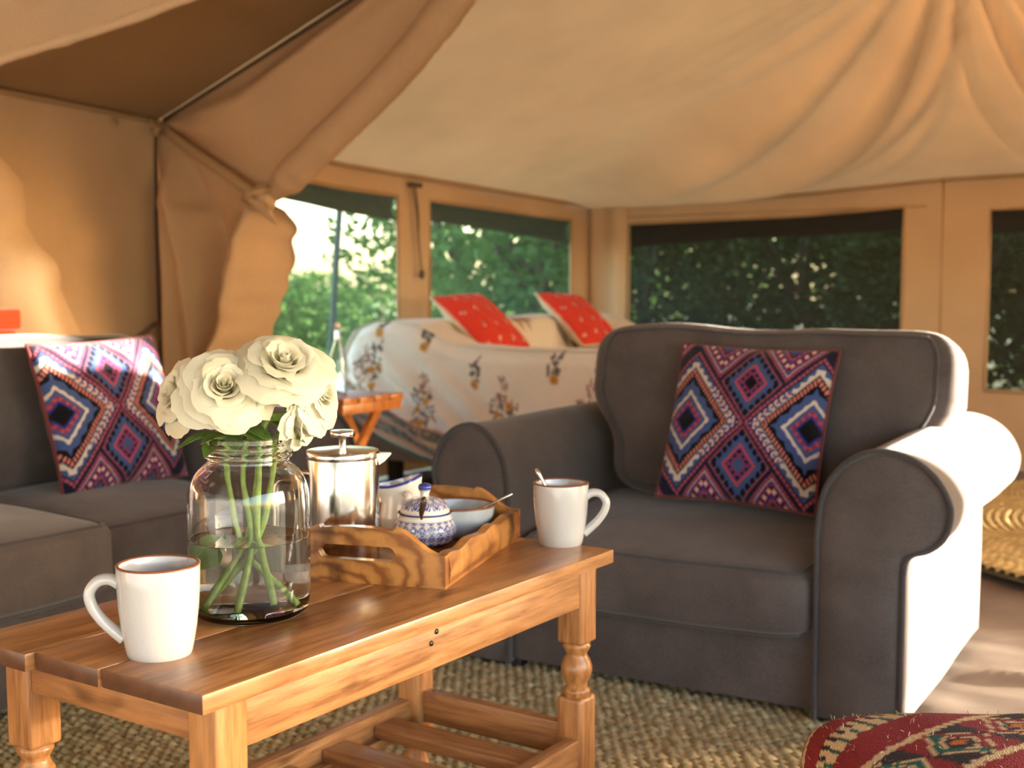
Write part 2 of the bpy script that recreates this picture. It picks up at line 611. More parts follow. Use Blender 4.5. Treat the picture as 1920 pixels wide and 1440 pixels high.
def window(idx, hole, place, eave, inward, screen, blind_mat, blind_drop, label):
    a0, a1, z0, z1 = hole
    edge = []
    for a, zf in ([(a0 + (a1 - a0) * k / 10, z0) for k in range(10)] + [(a1, z0 + (z1 - z0) * k / 8) for k in range(8)] +
                  [(a1 - (a1 - a0) * k / 10, z1) for k in range(10)] + [(a0, z1 - (z1 - z0) * k / 8) for k in range(8)]):
        edge.append(place(a, zf * eave(a), 0.0))
    fr = MB().tube(edge, 0.010, 6, closed=True).build("window_%d" % idx, HEM)
    tag(fr, label, None, None, "structure")
    if screen: MB().grid(lambda u, v: place(a0 + (a1 - a0) * u, (z0 + (z1 - z0) * v) * eave(a0 + (a1 - a0) * u), -inward * 0.012), 6, 6).build("mesh_screen", screen, fr)
    b = MB()
    def bl(u, v):
        a = a0 + (a1 - a0) * u
        top = z1 * eave(a)
        drop = interp(blind_drop, u)
        bulge = 0.022 * sin(pi * min(1, v * 1.05)) + 0.006 * nz(a * 4, v * 2)
        return place(a, top - v * drop + 0.004 * nz(a * 5, 7), -inward * (0.016 + bulge))
    b.grid(bl, 40, 8)
    def bl2(u, v):
        a = a0 + (a1 - a0) * u
        return place(a, z1 * eave(a) - v * interp(blind_drop, u), -inward * 0.05 + inward * 0.0)
    b.grid(bl2, 40, 3)
    bo = b.build("rolled_blind", blind_mat, fr)
    return fr
window(1, WL[0], placeL, eave_left, 1, SCREEN_L, BLIND_L, [(0, 0.085), (0.5, 0.10), (0.7, 0.11), (1, 0.125)], "left mesh window with grey rolled blind behind the tied curtain")
window(2, WL[1], placeL, eave_left, 1, SCREEN_L, BLIND, [(0, 0.10), (0.5, 0.115), (1, 0.14)], "mesh window with dark rolled blind above the draped daybed")
window(3, WB[0], placeB, eave_back, -1, SCREEN_B, BLIND, [(0, 0.15), (0.25, 0.13), (0.5, 0.115), (1, 0.13)], "wide dark mesh window behind the armchair")
window(4, WB[1], placeB, eave_back, -1, SCREEN_B, BLIND, [(0, 0.13), (1, 0.11)], "dark mesh window at the right edge")

SUN_FILTER = m_screen("added_sun_filter", (0.30, 0.25, 0.18), 0.05)  # dense screen added to weaken sun through the unseen side openings
window(6, WB[2], placeB, eave_back, -1, None, BLIND, [(0, 0.06), (1, 0.06)], "unseen low opening added to sunlight the round rug")
window(7, WR[2], placeR, lambda a: 1.66, -1, SUN_FILTER, BLIND, [(0, 0.05), (1, 0.05)], "unseen screened opening added to send weak sun onto the flap")
window(5, WR[0], placeR, lambda a: 1.66, -1, SUN_FILTER, BLIND, [(0, 0.10), (1, 0.10)], "unseen screened opening added to send weak sun onto the coffee table")

# ---- floor and ground outside
FLOORM = N("groundsheet_canvas")
ff = FLOORM.noise(3, 6, 0.65)
FLOORM.set(**{"Base Color": FLOORM.ramp(ff, [(0.3, (0.13, 0.10, 0.078)), (0.7, (0.215, 0.17, 0.135))]), "Roughness": 0.75, "Specular IOR Level": 0.3})
FLOORM.bump(FLOORM.noise(300, 2), 0.2, 0.002)
def fz(x, y):
    ridge = 0.016 * exp(-((y - 3.42 - 0.12 * x) / 0.014) ** 2) + 0.012 * exp(-((y - 3.95 + 0.1 * x) / 0.02) ** 2)
    return 0.007 * nz(x * 3, y * 6) + 0.006 * nz(x * 5 + y * 3, y * 16, 2) + 0.005 * abs(nz(x * 2 + 5, y * 9, 7)) + ridge
floor = MB().grid(lambda u, v: (XL + 5.6 * u, -2.5 + 9.6 * v, fz(XL + 5.6 * u, -2.5 + 9.6 * v) - 0.012), 150, 220).build("floor", FLOORM.m)
tag(floor, "brown wrinkled canvas groundsheet", None, None, "structure")
GRASS = m_plain("dry_grass", (0.22, 0.21, 0.11), 0.95, vary=0.4, vscale=2.5)
gr = MB().grid(lambda u, v: (-60 + 120 * u, -50 + 120 * v, -0.06 + 0.04 * nz(u * 60, v * 60)), 60, 60).build("ground", GRASS)
tag(gr, "grassy ground outside the tent", None, None, "structure")

# ---- partition curtain, tied back to the left
cur = thing("canvas_curtain", "tan canvas partition curtain tied back beside the left window", "curtain", (-3.85, 3.54, 0))
inv = Matrix.Translation((3.85, -3.54, 0))
low = [(0, (-4.15, 1.66)), (0.10, (-3.85, 1.50)), (0.20, (-3.54, 1.345)), (0.25, (-3.40, 1.405)), (0.31, (-3.235, 1.51)),
       (0.42, (-2.99, 1.655)), (0.53, (-2.79, 1.80)), (0.64, (-2.61, 1.96)), (0.78, (-2.30, 2.18)), (1.0, (-1.75, 2.46))]
def upper(u, v):
    xt = -4.16 + (4.16 - 1.62) * u
    zt = roof_z(xt, 3.54, False) - 0.01
    xl = interp([(a, b[0]) for a, b in low], u); zl_ = interp([(a, b[1]) for a, b in low], u)
    x = xt + (xl - xt) * v
    z = zt + (zl_ - zt) * v
    h = max(0.0, zt - zl_)
    # a soft fold hanging below the roof seam, then a flat taut panel
    y = 3.54 - 0.07 * sin(pi * v) * min(1, h / 0.3) - 0.055 * exp(-((v - 0.28) / 0.10) ** 2) * sstep(0.05, 0.3, u) + 0.012 * sin(9 * v + 5 * u) + 0.01 * nz(u * 8, v * 3)
    return (x, y, z)
MB().grid(upper, 90, 40).build("upper_panel", CANVAS_IN, cur, M=inv)
rollp = [(-3.50, 3.50, 1.338), (-3.387, 3.49, 1.406), (-3.235, 3.48, 1.50), (-2.997, 3.47, 1.645), (-2.798, 3.47, 1.785), (-2.621, 3.48, 1.945), (-2.431, 3.49, 2.112), (-2.0, 3.52, 2.34)]
rp = catmull(rollp, 14)
MB().tube(rp, [(0.022 + 0.042 * min(1, k / 14)) * (1 + 0.10 * nz(k * 0.17) + 0.06 * nz(k * 0.6, 3)) for k in range(len(rp))], 18).build("rolled_edge", CANVAS_IN, cur, M=inv)
edge_pts = [(1.335, -3.53), (1.30, -3.462), (1.269, -3.462), (1.21, -3.475), (1.177, -3.50), (1.115, -3.492), (1.07, -3.50), (1.01, -3.53), (0.926, -3.566), (0.82, -3.603), (0.733, -3.655), (0.60, -3.708), (0.3, -3.76), (0.0, -3.78)]
edge_pts = edge_pts[::-1]
def lower(u, v):
    zt = 1.665 - 0.33 * u
    z = zt * (1 - v) + 0.015 * v
    xr = interp([(a, b) for a, b in edge_pts], z) if u > 0.2 else -3.6
    xr = interp(edge_pts, min(z, 1.335)) - 0.02 * sstep(1.33, 1.2, z) + 0.016 * nz(z * 14, 3) * sstep(0.02, 0.1, v)
    if v < 0.03:
        xr = -3.54 + (xr + 3.54) * (v / 0.03)
    x = -4.16 + (xr + 4.16) * (u ** 0.9)
    g = sstep(0.0, 0.5, v)
    y = 3.54 - 0.02 - 0.045 * sin(pi * u) * g - 0.05 * sin(u * 11 - v * 3.2) * sstep(0, 0.25, v) * (1 - 0.3 * v)
    y += 0.10 * sstep(0.80, 1.0, u) ** 1.5 * sstep(0.0, 0.1, v) - 0.05 * exp(-((u - 0.80) / 0.07) ** 2) * sstep(0.0, 0.08, v)
    y -= 0.085 * exp(-((u - 0.10 - 0.80 * v) / 0.07) ** 2) * sstep(0.02, 0.15, v) + 0.060 * exp(-((u - 0.05 - 0.42 * v) / 0.06) ** 2) * sstep(0.03, 0.2, v)
    y += 0.045 * exp(-((u - 0.25 - 0.85 * v) / 0.06) ** 2) * sstep(0.02, 0.12, v) - 0.03 * exp(-((v - 0.33 + 0.1 * u) / 0.03) ** 2 - ((u - 0.62) / 0.16) ** 2)
    y += 0.035 * nz(u * 7, z * 11) * sstep(0.7, 0.9, u) + 0.012 * nz(u * 4, z * 5, 8) + 0.03 * exp(-((u - 0.55) / 0.1) ** 2 - ((v - 0.22) / 0.05) ** 2)
    return (x, y, z)
MB().grid(lower, 80, 90).build("lower_panel", CANVAS_IN, cur, M=inv)
st = catmull([(-4.13, 3.505, 1.655), (-3.9, 3.475, 1.535), (-3.7, 3.465, 1.435), (-3.53, 3.455, 1.345)], 8)
sm = MB()
for k in range(len(st) - 1):
    a, b = st[k], st[k + 1]
    w = Vector((0.011, 0, 0.019))
    t_ = Vector((0, -0.004, 0))
    sm.add([a - w, a + w, b + w, b - w, a - w + t_, a + w + t_, b + w + t_, b - w + t_],
           [(0, 1, 2, 3), (4, 7, 6, 5), (0, 3, 7, 4), (1, 5, 6, 2)])
sm.build("tie_strap", HEM, cur, M=inv)
MB().tube([(-3.51 + 0.055 * cos(q * 0.35), 3.47 + 0.075 * sin(q * 0.35), 1.345 + 0.02 * cos(q * 0.35)) for q in range(18)], 0.014, 8, closed=True).build("strap_loop", HEM, cur, M=inv)
MB().lathe([(0.01, -0.06), (0.045, -0.045), (0.058, -0.01), (0.052, 0.025), (0.035, 0.05), (0.01, 0.06)], 20, Matrix.Translation((-3.51, 3.475, 1.335)) @ Matrix.Diagonal((1, 0.8, 1, 1))).build("gathered_knot", CANVAS_IN, cur, M=inv)
gm = MB()
for k in range(7):
    zz = 1.355 - 0.006 * k
    gm.tube(catmull([(-3.555 + 0.012 * k, 3.47, zz), (-3.53 + 0.011 * k, 3.415 + 0.004 * k, zz - 0.02), (-3.50 + 0.012 * k, 3.43, zz - 0.05 - 0.006 * (k % 3)), (-3.475 + 0.006 * k, 3.47, zz - 0.085)], 6), [0.004 + 0.007 * sin(pi * q / 18) for q in range(19)], 8)
gm.build("gathered_pleats", CANVAS_IN, cur, M=inv)
MB().tube(catmull([(-4.155, 3.50, 0.02), (-4.15, 3.50, 0.6), (-4.16, 3.50, 1.2), (-4.15, 3.50, 1.66)], 6), 0.008, 6).build("edge_piping", CORD, cur, M=inv)
MB().tube([(x, 3.535, roof_z(x, 3.54, False) - 0.016) for x in [-4.14 + 0.12 * k for k in range(20)]], 0.009, 6).build("roof_seam_piping", CORD, cur, M=inv)

# corner fixings: small toggle, loop and rope
kn = thing("corner_toggle", "small canvas toggle and loop at the wall corner", "toggle", (-4.13, 3.46, 1.66))
MB().tube(catmull([(0, 0, 0.02), (0.03, -0.02, 0.0), (0.055, -0.015, -0.03), (0.03, 0, -0.045), (0, 0, -0.02)], 5), 0.008, 6).build("loop", HEM, kn)
MB().lathe([(0.004, -0.02), (0.009, -0.015), (0.010, 0), (0.009, 0.015), (0.004, 0.02)], 10, Matrix.Translation((0.06, -0.02, -0.03)) @ Matrix.Rotation(1.1, 4, 'Y')).build("peg", HEM, kn)
kb = MB().lathe([(0.002, 0), (0.014, 0.003), (0.016, 0.008), (0.012, 0.013), (0.002, 0.015)], 14, Matrix.Translation((-4.165, 3.30, 1.655)) @ Matrix.Rotation(pi / 2, 4, 'Y')).build("button", HEM)
tag(kb, "round canvas button at the top of the left wall", "button")
rope_pts = catmull([(-4.16, 3.02, 0.60), (-4.12, 3.22, 0.72), (-4.14, 3.40, 0.80), (-4.15, 3.48, 0.84), (-4.12, 3.47, 0.78)], 8)
tag(MB().tube(rope_pts, 0.009, 6).build("tie_rope", ROPE), "short dark tie rope low on the left wall", "rope")

# hanging cord between the two side windows
hc = thing("hanging_cord", "knotted cord hanging between the two left windows", "cord", (-4.15, 5.22, 1.53))
MB().tube(catmull([(0, 0, 0), (0.012, 0.012, -0.15), (0.008, 0.02, -0.3), (0.015, 0.035, -0.47)], 8), 0.006, 6).build("strand", ROPE, hc)
MB().tube(catmull([(0.004, -0.03, 0.0), (0.016, -0.01, -0.14), (0.012, 0.012, -0.3), (0.015, 0.035, -0.46)], 8), 0.005, 6).build("strand", ROPE, hc)
MB().lathe([(0.003, -0.03), (0.012, -0.02), (0.016, 0), (0.011, 0.018), (0.003, 0.025)], 10, Matrix.Translation((0.015, 0.036, -0.47))).build("knot", CORD, hc)
MB().box(-0.01, 0.012, -0.05, 0.05, -0.012, 0.012, 0.004).build("buckle", CORD, hc)

# near tied-back flap, left edge of the picture: lower fall and upper swag
flap = thing("canvas_flap", "canvas door flap with painted-in sunlight, pulled aside behind the sofa", "curtain", (-3.72, 2.3, 0))
invf = Matrix.Translation((3.72, -2.3, 0))
fe = [(1.62, 2.30), (1.54, 2.36), (1.471, 2.476), (1.349, 2.60), (1.28, 2.605), (1.207, 2.605), (1.13, 2.66), (1.083, 2.73), (1.03, 2.752), (0.991, 2.748), (0.92, 2.785), (0.843, 2.83), (0.6, 2.93), (0.3, 3.0), (0.0, 3.02)][::-1]
def flapf(u, v):
    z = 1.62 * (1 - v) + 0.02 * v
    ye = interp(fe, z)
    y0 = 1.75 + 0.35 * v
    y = y0 + (ye - y0) * u
    x = -3.74 + 0.05 * sin(u * 9 + v * 2.2) * sstep(0, 0.3, v) + 0.03 * nz(u * 4, v * 5) - 0.06 * (1 - u) - 0.02 * (u ** 6)
    return (x, y, z)
MB().grid(flapf, 50, 70).build("lower_fall", CANVAS_SUNTONED, flap, M=invf)
swl = [(0.0, (-3.60, 2.02, 1.50)), (0.2, (-3.50, 2.16, 1.585)), (0.4, (-3.371, 2.265, 1.668)), (0.5, (-3.294, 2.321, 1.700)), (0.66, (-3.151, 2.422, 1.752)), (0.82, (-2.932, 2.579, 1.847)), (0.90, (-2.72, 2.71, 1.965)), (1.0, (-2.25, 3.0, 2.33))]
def swag(u, v):
    l = [interp([(a, b[k]) for a, b in swl], u) for k in range(3)]
    zt = roof_z(l[0] + 0.05, l[1] - 0.10, False) - 0.02
    z = l[2] + (zt - l[2]) * v
    pl = 0.06 * exp(-((v - 0.16 - 0.25 * u) / 0.07) ** 2) * (1 + 0.6 * sin(u * 46))
    x = l[0] + 0.06 * v - pl * 0.4 + 0.05 * sin(pi * v)
    y = l[1] - 0.16 * v - pl + 0.02 * nz(u * 7, v * 4) - 0.06 * sin(pi * v)
    return (x, y, z)
MB().grid(swag, 90, 40).build("upper_swag", CANVAS_SUNTONED, flap, M=invf)
fr_ = catmull([b for a, b in swl], 8)
MB().tube(fr_, [0.016 + 0.006 * nz(k * 0.4) for k in range(len(fr_))], 10).build("rolled_hem", CANVAS_SUNTONED, flap, M=invf)
# ------------------------------------------------------------------ plants outside
def m_leaf(name, dark, light, tr=0.45):
    m = N(name)
    f = m.noise(1.3, 1, 0.6)
    f2 = m.noise(60, 0, 0.5)
    c = m.mix(0.5, m.ramp(f, [(0.3, dark), (0.7, light)]), m.ramp(f2, [(0.35, dark), (0.65, light)]))
    m.set(**{"Base Color": c, "Roughness": 0.75, "Specular IOR Level": 0.2})
    m.translucent(tr, m.mix(0.5, c, light))
    return m.m
LEAF1 = m_leaf("leaf_fresh", (0.045, 0.11, 0.035), (0.15, 0.26, 0.07))
LEAF2 = m_leaf("leaf_deep", (0.022, 0.05, 0.014), (0.08, 0.14, 0.032), 0.3)
BARK = m_plain("bark", (0.10, 0.075, 0.05), 0.95, vary=0.3)

def foliage(n, c, r, size, seed, hollow=0.35):
    rr = random.Random(seed)
    vs_, fs = [], []
    for _ in range(n):
        while True:
            p = Vector((rr.uniform(-1, 1), rr.uniform(-1, 1), rr.uniform(-1, 1)))
            if hollow < p.length < 1.0 + 0.25 * nz(p.x * 2 + seed, p.y * 2, p.z * 2):
                break
        if nz(p.x * 3.1 + seed, p.y * 3.1, p.z * 3.1) < -0.22:
            continue
        o = Vector((c[0] + p.x * r[0], c[1] + p.y * r[1], c[2] + p.z * r[2]))
        a = Vector((rr.gauss(0, 1), rr.gauss(0, 1), rr.gauss(0, 0.6))).normalized()
        b = a.orthogonal().normalized()
        b = Matrix.Rotation(rr.uniform(0, 6.28), 3, a) @ b
        s = size * rr.uniform(0.6, 1.3)
        k = len(vs_)
        vs_ += [o, o + a * s * 0.5 + b * s * 0.28, o + a * s, o + a * s * 0.5 - b * s * 0.28]
        fs += [(k, k + 1, k + 2, k + 3)]
    return vs_, fs

def plant(name, label, cat, group, pos, r, zc, n, size, mat, seed, trunk=0.08):
    t = thing(name, label, cat, (pos[0], pos[1], -0.06), 0.0, group)
    tr = MB()
    rr = random.Random(seed)
    tr.tube(catmull([(0, 0, 0), (0.05, 0.03, zc * 0.4), (-0.04, 0.05, zc * 0.8), (0.03, 0, zc + r[2] * 0.5)], 4), [trunk * (1 - 0.6 * k / 12) for k in range(13)], 7)
    for k in range(5):
        a = rr.uniform(0, 6.28)
        z0 = zc * rr.uniform(0.4, 0.9)
        tr.tube([(0, 0, z0), (cos(a) * r[0] * 0.35, sin(a) * r[1] * 0.35, z0 + 0.3 * r[2]), (cos(a) * r[0] * 0.75, sin(a) * r[1] * 0.75, z0 + 0.6 * r[2])], [trunk * 0.5, trunk * 0.35, trunk * 0.12], 5)
    tr.build("trunk", BARK, t)
    fo = MB().add(*foliage(n, (0, 0, zc), r, size, seed)).build("foliage", mat, t, smooth=False)
    fo["kind"] = "stuff"
    return t
TREES = [(-8.9, 11.6, 0.75, 2.1, 2.3, 1500, "slender sparse tree right beside the thin pole outside the left window"),
         (-7.9, 10.6, 1.5, 2.8, 2.6, 6000, "bushy tree filling the right half of the left window"),
         (-6.7, 10.8, 1.5, 2.6, 2.4, 6000, "broad leafy tree in the middle of the window above the daybed"),
         (-6.2, 9.6, 1.1, 1.9, 1.7, 4500, "shorter leafy tree at the right end of the window above the daybed"),
         (-9.2, 15.8, 1.5, 4.2, 3.6, 4200, "tall far tree behind the bushy tree of the left window"),
         (-7.6, 14.2, 2.2, 4.2, 3.8, 5200, "tall far tree behind the trees above the daybed")]
for k, (x, y, rx, rz, zc, n, lab) in enumerate(TREES):
    plant("broadleaf_tree", lab, "tree", "trees outside the left windows", (x, y), (rx, rx, rz), zc, n, 0.13 if y < 13 else 0.22, LEAF1, 20 + k, 0.10)
for k, (x, y) in enumerate([(-12.2, 12.4), (-13.2, 13.6), (-11.4, 11.0), (-14.2, 15.0), (-10.6, 12.6)]):
    plant("round_bush", "low round bush under the bright sky outside the left window", "bush", "bushes outside the left window", (x, y), (1.3, 1.2, 0.72), 0.55, 2600, 0.12, LEAF1, 40 + k, 0.05)
for k, (x, y, rx, rz, zc, lab) in enumerate([(-4.6, 8.7, 0.85, 1.5, 1.3, "dark shrub at the left end of the wide end-wall window"), (-3.4, 8.9, 0.85, 1.6, 1.4, "dark shrub in the middle of the wide end-wall window"),
                                             (-2.3, 8.6, 0.85, 1.5, 1.3, "dark shrub at the right end of the wide end-wall window"), (-1.2, 8.8, 0.85, 1.6, 1.4, "dark shrub seen through the window at the right edge"),
                                             (-0.1, 8.6, 0.85, 1.5, 1.3, "dark shrub farthest right behind the end wall")]):
    plant("leafy_shrub", lab, "shrub", "shrubs behind the end wall", (x, y), (rx, 0.7, rz), zc, 7000, 0.08, LEAF2, 60 + k, 0.04)
for k, (x, y) in enumerate([(-5.2, 11.2), (-3.3, 11.6), (-1.5, 11.2), (0.3, 11.6), (-2.4, 13.4), (-4.4, 13.6), (-0.4, 13.5), (1.2, 13.0), (2.4, 11.6), (4.1, 11.1), (2.7, 13.6), (4.3, 13.4), (5.7, 12.7), (7.0, 14.1)]):  # right-hand trees are added to keep sun off roof and shrubs
    plant("dense_tree", "dense dark evergreen beyond the end wall, in a stand extended to block sun", "tree", "evergreens beyond the end wall", (x, y), (1.35, 1.2, 3.2), 2.9, 6500, 0.18, LEAF2, 80 + k, 0.12)
gp = MB().tube(catmull([(-5.47, 5.93, -0.05), (-5.45, 5.98, 0.6), (-5.43, 6.05, 1.46), (-5.41, 6.1, 1.75)], 4), 0.022, 8)
gp.lathe([(0.022, 0), (0.03, 0.01), (0.03, 0.03), (0.008, 0.05), (0.008, 0.09)], 8, Matrix.Translation((-5.41, 6.1, 1.74)))
tag(gp.build("awning_pole", m_plain("dark_green_pole", (0.04, 0.06, 0.05), 0.6)), "thin dark pole standing outside the left window", "pole")

# ------------------------------------------------------------------ sofa and armchair
ARM = [(0, 0.45), (0.010, 0.53), (0.035, 0.583), (0.08, 0.625), (0.135, 0.643), (0.20, 0.630), (0.25, 0.595), (0.280, 0.545), (0.284, 0.505), (0.270, 0.463), (0.240, 0.436), (0.208, 0.424), (0.193, 0.405), (0.189, 0.37)]
def arm_profile(k):
    c = catmull([(q * k, z, 0) for q, z in ARM], 4)
    p = [(0.0, 0.03), (0.0, 0.14), (0.0, 0.25), (0.0, 0.36)] + [(v.x, v.y) for v in c] + [(0.189 * k, 0.26), (0.189 * k, 0.14), (0.189 * k, 0.03)]
    return p

def couch(name, label, cat, loc, rz, inner, depth, kL, kR, seats, backs):
    t = thing(name, label, cat, loc, rz)
    w0, w1 = inner
    # arms: scroll body, bulging front panel, piped outline
    for s, e, k in ((-1, w0, kL), (1, w1, kR)):
        pr_ = arm_profile(k)
        P = lambda q, z, h, s=s, e=e: (e + s * q, h, z)
        b = MB()
        nv = 26
        def body(u, v, pr_=pr_, P=P):
            i = u * (len(pr_) - 1)
            q, z = pr_[int(round(i))]
            y = 0.012 + (depth - 0.012) * v
            wob = 0.006 * nz(q * 6, y * 3, z * 3 + s)
            return P(q + wob, z + 0.006 * nz(y * 2.5, z * 4, q * 5 + 3), y)
        b.grid(body, len(pr_) - 1, nv)
        o = len(b.v)
        n = len(pr_)
        b.f.append(tuple(range(nv * n, nv * n + n)))
        arm = b.build("arm", GREY, t, auto=50)
        f = MB()
        cx, cz = 0.105 * k, 0.42
        rings = [1.0, 0.93, 0.8, 0.6, 0.35, 0.12]
        for r in rings:
            f.v += [P(cx + (q - cx) * r, cz + (z - cz) * r, 0.012 - 0.022 * (1 - r ** 5)) for q, z in pr_]
        for j in range(len(rings) - 1):
            for i in range(n):
                f.f.append((j * n + i, j * n + (i + 1) % n, (j + 1) * n + (i + 1) % n, (j + 1) * n + i))
        f.f.append(tuple(range((len(rings) - 1) * n, len(rings) * n)))
        f.build("front_panel", GREY, arm, auto=60)
        MB().tube([P(q, z, 0.004) for q, z in pr_], 0.0065, 8).build("piping", PIPE, arm)
    # base rail and back frame
    MB().box(w0 - 0.01, w1 + 0.01, 0.025, depth - 0.02, 0.035, 0.26, 0.015).build("base", GREY, t, auto=40)
    MB().box(w0 - 0.08, w1 + 0.08, depth - 0.17, depth, 0.035, 0.72, 0.04, 3).build("back_frame", GREY, t, auto=40)
    for x in (w0 - 0.06, w1 + 0.06):
        for y in (0.085, depth - 0.08):
            MB().box(x - 0.075, x + 0.075, y - 0.045, y + 0.045, -0.012, 0.05, 0.004).build("foot", BLACK, t)
    for (x0, x1, y0, y1, zf, zb, th, puff) in seats:
        d = y1 - y0
        def warp(p, d=d, zf=zf, zb=zb, x0=x0):
            f_ = (p.y + d / 2) / d
            return Vector((p.x + 0.004 * nz(p.y * 6, p.z * 9, x0), p.y + 0.006 * nz(p.x * 5, p.z * 12, x0 + 2), p.z + (zb - zf) * f_ + 0.008 * nz(p.x * 5 + x0, p.y * 5, 1)))
        vs_, fs, la, lb = soft_box(x1 - x0, d, th, 9.0, 16, puff, warp)
        M = Matrix.Translation(((x0 + x1) / 2, (y0 + y1) / 2, zf - th / 2))
        so = MB().add(vs_, fs).build("seat_cushion", GREY, t, M=M)
        MB().tube([M @ p for p in la], 0.0058, 7, closed=True).tube([M @ p for p in lb], 0.0058, 7, closed=True).build("piping", PIPE, so)
    for (x0, x1, yf, zc, hh, th, lean, narrow, seed) in backs:
        w = x1 - x0
        def warp(p, w=w, hh=hh, narrow=narrow, seed=seed):
            f_ = (p.y + hh / 2) / hh
            lowf = 1 - sstep(0.25, 0.62, f_)
            x = p.x * (1 - narrow * lowf)
            y = p.y + (f_ ** 2) * (0.018 * nz(p.x * 3.2 + seed, 1) - 0.02 * cos(p.x * pi / w) * (1 if narrow else 0.3))
            z = p.z + 0.018 * nz(p.x * 4 + seed, p.y * 4, 5) + 0.008 * nz(p.x * 3 + p.y * 9, p.y * 3 - p.x * 2, seed) + 0.01 * nz(p.x * 9, p.y * 11, seed) * (abs(p.x) > w * 0.35)
            return Vector((x, y, z))
        vs_, fs, la, lb = soft_box(w, hh, th, 6.5, 18, 0.035, warp)
        M = Matrix.Translation(((x0 + x1) / 2, yf + th / 2, zc)) @ Matrix.Rotation(radians(90 - lean), 4, 'X')
        bo = MB().add(vs_, fs).build("back_cushion", GREY, t, M=M)
        MB().tube([M @ p for p in la], 0.0062, 7, closed=True).tube([M @ p for p in lb], 0.0062, 7, closed=True).build("piping", PIPE, bo)
    return t

couch("armchair", "wide charcoal roll-arm armchair facing the coffee table", "armchair", (-1.37, 2.61, 0), radians(3.9), (-0.39, 0.405), 0.97, 0.80, 1.0,
      [(-0.388, 0.402, -0.035, 0.66, 0.352, 0.415, 0.15, 0.035)],
      [(-0.43, 0.60, 0.50, 0.645, 0.50, 0.20, 12, 0.17, 3.3)])
couch("sofa", "long charcoal roll-arm sofa along the left wall", "sofa", (-2.47, 1.56, 0), radians(90), (-0.96, 0.96), 0.98, 1.0, 1.0,
      [(-0.955, -0.300, 0.0, 0.66, 0.43, 0.44, 0.16, 0.03), (-0.30, 0.345, -0.075, 0.62, 0.437, 0.45, 0.165, 0.03), (0.352, 0.955, 0.03, 0.68, 0.405, 0.435, 0.16, 0.03)],
      [(-0.97, -0.33, 0.58, 0.645, 0.46, 0.19, 10, 0.0, 1.0), (-0.325, 0.325, 0.58, 0.645, 0.47, 0.19, 10, 0.0, 6.0), (0.33, 0.985, 0.58, 0.635, 0.45, 0.19, 10, 0.0, 9.0)])

